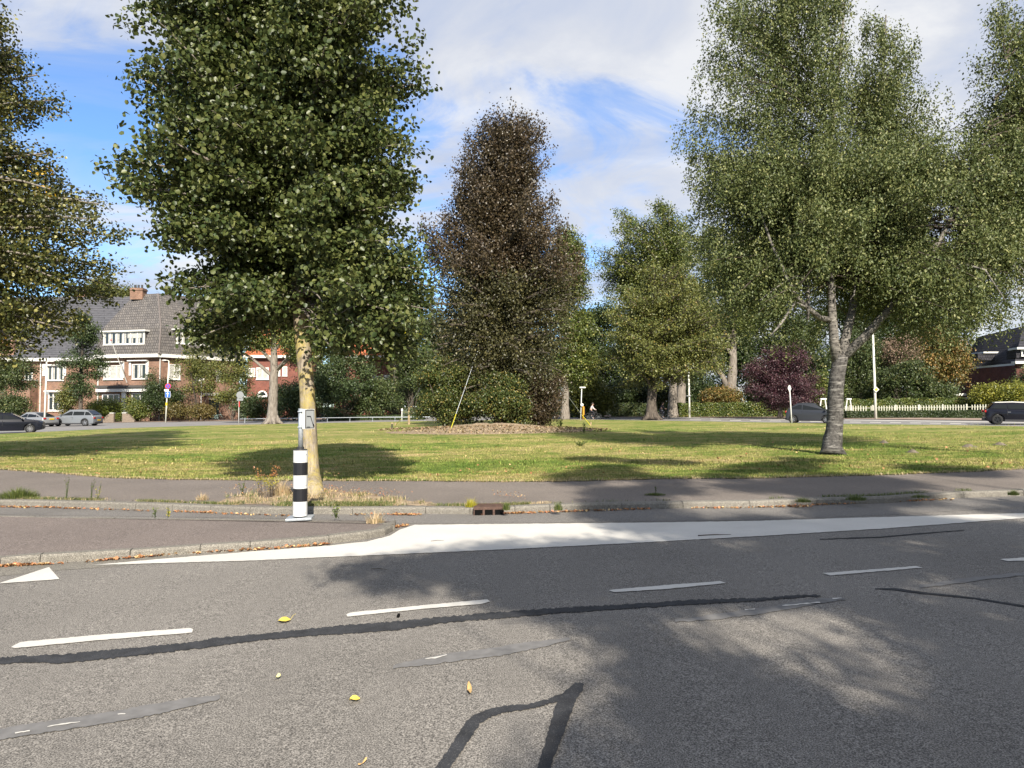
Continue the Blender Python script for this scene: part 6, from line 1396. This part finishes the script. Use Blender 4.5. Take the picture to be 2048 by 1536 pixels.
    if stripe: B(MB().box((cxm, 0, z0 - .03), (abs(a0 - a3) * 1.0, W - .13, .022)), 'belt_trim', ALLOY)
    return t
# x forward; the outline runs from the front bumper to the rear
hatch = [(2.12, .5), (2.12, .78), (1.85, .92), (1.1, 1.0), (.6, 1.02), (-1.2, 1.02), (-1.95, 1.02), (-2.12, .85), (-2.14, .5)]
def place(px, Y, z=0): return Vector((X(px, Y), Y, gz(X(px, Y), z + .006)))
car('parked_car', 'black hatchback cut by the left edge of the photo', place(21, 51.8), R(29), 4.28, 1.78, hatch, [(.95, .96), (.15, 1.42), (-1.35, 1.42), (-1.95, 1.02)], (1.30, -1.30), .32, carpaint('black_car_paint', (.006, .007, .012)), ALLOY, spokes=9, pill=(.45, .80))
hs = [(2.35, .5), (2.30, .68), (1.9, .80), (1.1, .93), (.6, .96), (-1.4, 1.0), (-2.25, 1.0), (-2.38, .82), (-2.4, .5)]
car('parked_car', 'silver saloon half hidden behind the black hatchback and the lamp post', place(68, 72), R(163), 4.75, 1.82, hs, [(1.1, .93), (.2, 1.42), (-1.0, 1.42), (-2.0, 1.0)], (1.42, -1.42), .33, carpaint('silver_car_paint', (.24, .245, .25), .3, .3), ALLOY, pill=(.42, .80), plate=2)
hu = [(2.28, .6), (2.24, .86), (1.8, 1.0), (1.2, 1.08), (.6, 1.1), (-1.4, 1.14), (-2.1, 1.14), (-2.28, .95), (-2.3, .55)]
car('parked_car', 'grey electric crossover parked by the domed hedge, seen from its rear quarter', place(154, 73.5), R(181), 4.58, 1.86, hu, [(1.15, 1.08), (.35, 1.62), (-1.5, 1.60), (-2.15, 1.12)], (1.38, -1.38), .37, carpaint('grey_car_paint', (.15, .162, .175), .3, .1), ALLOY, clad=DGREY, pill=(.38, .74), plate=1)
hc = [(1.70, .5), (1.66, .78), (1.35, .90), (.95, .98), (.5, 1.0), (-1.0, 1.06), (-1.52, 1.06), (-1.68, .85), (-1.7, .5)]
car('driving_car', 'small dark grey city car driving behind the birch trunk', place(1621, 53.5), R(-30), 3.41, 1.62, hc, [(1.22, .92), (.35, 1.47), (-.9, 1.47), (-1.55, 1.05)], (1.15, -1.17), .29, carpaint('anthracite_car_paint', (.035, .038, .045), .3, .2), ALLOY, pill=(.62,), spokes=7)
hm = [(1.90, .5), (1.88, .78), (1.55, .92), (1.0, .96), (.5, .98), (-1.0, 1.0), (-1.72, 1.0), (-1.88, .82), (-1.9, .5)]
car('driving_car', 'black hatchback with a white roof leaving at the right edge', place(2036, 45.6), R(-27), 3.82, 1.73, hm, [(1.0, .96), (.55, 1.38), (-1.35, 1.40), (-1.72, 1.0)], (1.25, -1.24), .315, carpaint('jet_black_car_paint', (.006, .006, .010)), BLKRIM, WHITE, DGREY, pill=(.62,), stripe=True)
# white van behind the fence
c = place(1924, 92); t = thing('white_van', 'white delivery van behind the fence, partly hidden by the yellow green bush', 'van', c, R(-5))
mb = MB(); mb.ext([(-2.2, -.9, .35), (2.4, -.9, .35), (2.4, -.9, 1.0), (2.2, -.9, 1.15), (1.5, -.9, 1.85), (1.3, -.9, 1.95), (-2.2, -.9, 1.95)], (0, 1.8, 0)); mb.build('body', WHITE, t, world=False, bevel=.06)
MB().poly([(1.45, -.905, 1.8), (2.1, -.905, 1.15), (.9, -.905, 1.15), (.9, -.905, 1.8)]).build('side_window', CGLASS, t, world=False)
for x in (-1.4, 1.6): MB().tube([(x, -.93, .33), (x, -.7, .33)], .33, 16).build('wheel', TYRE, t, world=False)
mb = MB(); mb.box((.85, -.905, 1.1), (.015, .01, 1.3)); mb.build('door_gap', DGREY, t, world=False)

# ------------------------------------------------------------------ bicycles and riders
def bicycle(label, loc, heading, mat=DGREY, group='bicycles'):
    t = thing('bicycle', label, 'bicycle', loc, heading, group)
    for nm, wx in (('wheel', .53), ('wheel', -.53)):
        mb = MB(); n = 24; pts = [Vector((wx + .34 * math.cos(2 * math.pi * i / n), 0, .35 + .34 * math.sin(2 * math.pi * i / n))) for i in range(n + 1)]; mb.tube(pts, .02, 6, cap=False)
        w_ = mb.build(nm, TYRE, t, world=False); mb = MB()
        for i in range(10): a = 2 * math.pi * i / 10; mb.tube([(wx, 0, .35), (wx + .33 * math.cos(a), 0, .35 + .33 * math.sin(a))], .003, 3)
        mb.build('spokes', GALV, w_, world=False)
    mb = MB(); A = (-.53, 0, .35); Bb = (-.08, 0, .30); S_ = (-.22, 0, .82); H_ = (.34, 0, .86); Fk = (.53, 0, .35); H2 = (.30, 0, .96)
    for p, q in ((A, Bb), (A, S_), (Bb, S_), (Bb, H_), ((-.18, 0, .7), H_), (Fk, H2)): mb.tube([p, q], .018, 6)
    mb.tube([(-.75, 0, .62), (-.53, 0, .73), (-.2, 0, .72)], .015, 5); mb.build('frame', mat, t, world=False)
    MB().ball((-.26, 0, .90), .13, 8, 6, (1, .7, .35)).tube([(-.22, 0, .8), (-.25, 0, .9)], .015, 6).build('saddle', DGREY, t, world=False)
    MB().tube([(.18, -.28, 1.04), (.32, -.2, 1.08), (.30, 0, 1.0), (.32, .2, 1.08), (.18, .28, 1.04)], .014, 6).build('handlebar', GALV, t, world=False)
    MB().tube([(-.08, -.09, .30), (-.08, .09, .30)], .03, 8).tube([(-.08, .09, .30), (.02, .1, .17)], .012, 5).tube([(-.08, -.09, .30), (-.18, -.1, .43)], .012, 5).box((.03, .13, .165), (.09, .08, .02)).box((-.19, -.13, .435), (.09, .08, .02)).build('pedals', GALV, t, world=False)
    return t
SKIN = simple('skin', (.45, .27, .19), .6); HAIR = simple('dark_hair', (.05, .035, .025), .7); 
def rider(label, loc, heading, top, trousers, hair=HAIR):
    """seated rider, one continuous body grown over a joint skeleton; clothes are body shells"""
    t = thing('person', label, 'person', loc, heading)
    J = {'pel': (-.24, 0, .98, .13), 'wai': (-.20, 0, 1.14, .125), 'che': (-.12, 0, 1.34, .15), 'nec': (-.06, 0, 1.50, .055), 'hea': (-.02, 0, 1.62, .095), 'crn': (-.02, 0, 1.73, .08)}
    E = [('pel', 'wai'), ('wai', 'che'), ('che', 'nec'), ('nec', 'hea'), ('hea', 'crn')]
    for s_, k in (('l', 1), ('r', -1)):
        kz = (.12, .16) if k > 0 else (.02, .02)
        J[s_ + 'hip'] = (-.22, .10 * k, .93, .10); J[s_ + 'kne'] = (.16 if k > 0 else .12, .12 * k, .66 if k > 0 else .80, .065)
        J[s_ + 'ank'] = (-.02 if k > 0 else -.20, .12 * k, .26 if k > 0 else .52, .042); J[s_ + 'toe'] = (.13 if k > 0 else -.06, .13 * k, .20 if k > 0 else .46, .035)
        J[s_ + 'sho'] = (-.10, .17 * k, 1.43, .058); J[s_ + 'elb'] = (.04, .24 * k, 1.20, .042); J[s_ + 'wri'] = (.20, .25 * k, 1.08, .03); J[s_ + 'pal'] = (.26, .25 * k, 1.07, .034)
        E += [('pel', s_ + 'hip'), (s_ + 'hip', s_ + 'kne'), (s_ + 'kne', s_ + 'ank'), (s_ + 'ank', s_ + 'toe'), ('che', s_ + 'sho'), (s_ + 'sho', s_ + 'elb'), (s_ + 'elb', s_ + 'wri'), (s_ + 'wri', s_ + 'pal')]
        for f in range(4):
            y = .25 * k + (f - 1.5) * .018; J['%sf%da' % (s_, f)] = (.30, y, 1.075, .010); J['%sf%db' % (s_, f)] = (.325 - f % 2 * .004, y, 1.05, .009); E += [(s_ + 'pal', '%sf%da' % (s_, f)), ('%sf%da' % (s_, f), '%sf%db' % (s_, f))]
        J[s_ + 'th'] = (.27, .25 * k - .04 * k, 1.05, .011); E.append((s_ + 'pal', s_ + 'th'))
    def skinned(name, keys, edges, mat, parent, grow=0.0, root='pel'):
        ks = list(keys); me = bpy.data.meshes.new(name); me.from_pydata([J[q][:3] for q in ks], [(ks.index(a), ks.index(b_)) for a, b_ in edges], []); o = link(name, me, mat, parent)
        md = o.modifiers.new('skin', 'SKIN'); sv = me.skin_vertices[0].data if len(me.skin_vertices) else None
        if sv:
            for i, q in enumerate(ks): r_ = J[q][3] + grow; sv[i].radius = (r_, r_); sv[i].use_root = (q == root)
        s2 = o.modifiers.new('sub', 'SUBSURF'); s2.levels = s2.render_levels = 1; md.use_smooth_shade = True; return o
    body = skinned('body', J, E, SKIN, t)
    tk = ['pel', 'wai', 'che', 'lsho', 'lelb', 'rsho', 'relb', 'lwri', 'rwri']; skinned('jacket', tk, [e for e in E if e[0] in tk and e[1] in tk], top, t, .014)
    lg = ['pel', 'lhip', 'lkne', 'lank', 'rhip', 'rkne', 'rank']; skinned('trousers', lg, [e for e in E if e[0] in lg and e[1] in lg], trousers, t, .014)
    MB().ball((-.045, 0, 1.685), .115, 10, 8, (1, .9, 1.0)).build('hair', hair, t, world=False, smooth=True)
    mb = MB(); mb.box((.085, 0, 1.645), (.03, .018, .04)); mb.ball((.07, .032, 1.665), .011, 6, 4); mb.ball((.07, -.032, 1.665), .011, 6, 4); mb.box((.078, 0, 1.605), (.012, .04, .008)); mb.build('face', SKIN, t, world=False)
    for k in (1, -1): MB().ball((.06 if k > 0 else -.13, .13 * k, .2 if k > 0 else .47), .06, 8, 6, (2.0, .8, .6)).build('shoe', DGREY, t, world=False, smooth=True)
    return t
c = place(1186, 72); bicycle('dark bicycle ridden on the far road in front of the short dark hedge', c, 0); rider('person in a light top riding a bicycle right of the small round sign', c, 0, simple('pale_top', (.62, .52, .50), .8), simple('dark_trousers', (.012, .012, .018), .8))
c = place(1326, 73.5); bicycle('dark bicycle half hidden by the rough street tree trunk', c, 0); rider('person in a dark jacket riding behind the rough street tree trunk', c, 0, simple('dark_jacket', (.05, .04, .05), .8), simple('grey_trousers', (.06, .065, .08), .8))
c = place(437, 98); bicycle('pale green bicycle standing before the dark green garage door', c, R(20), simple('pale_green_frame', (.35, .5, .45), .4))
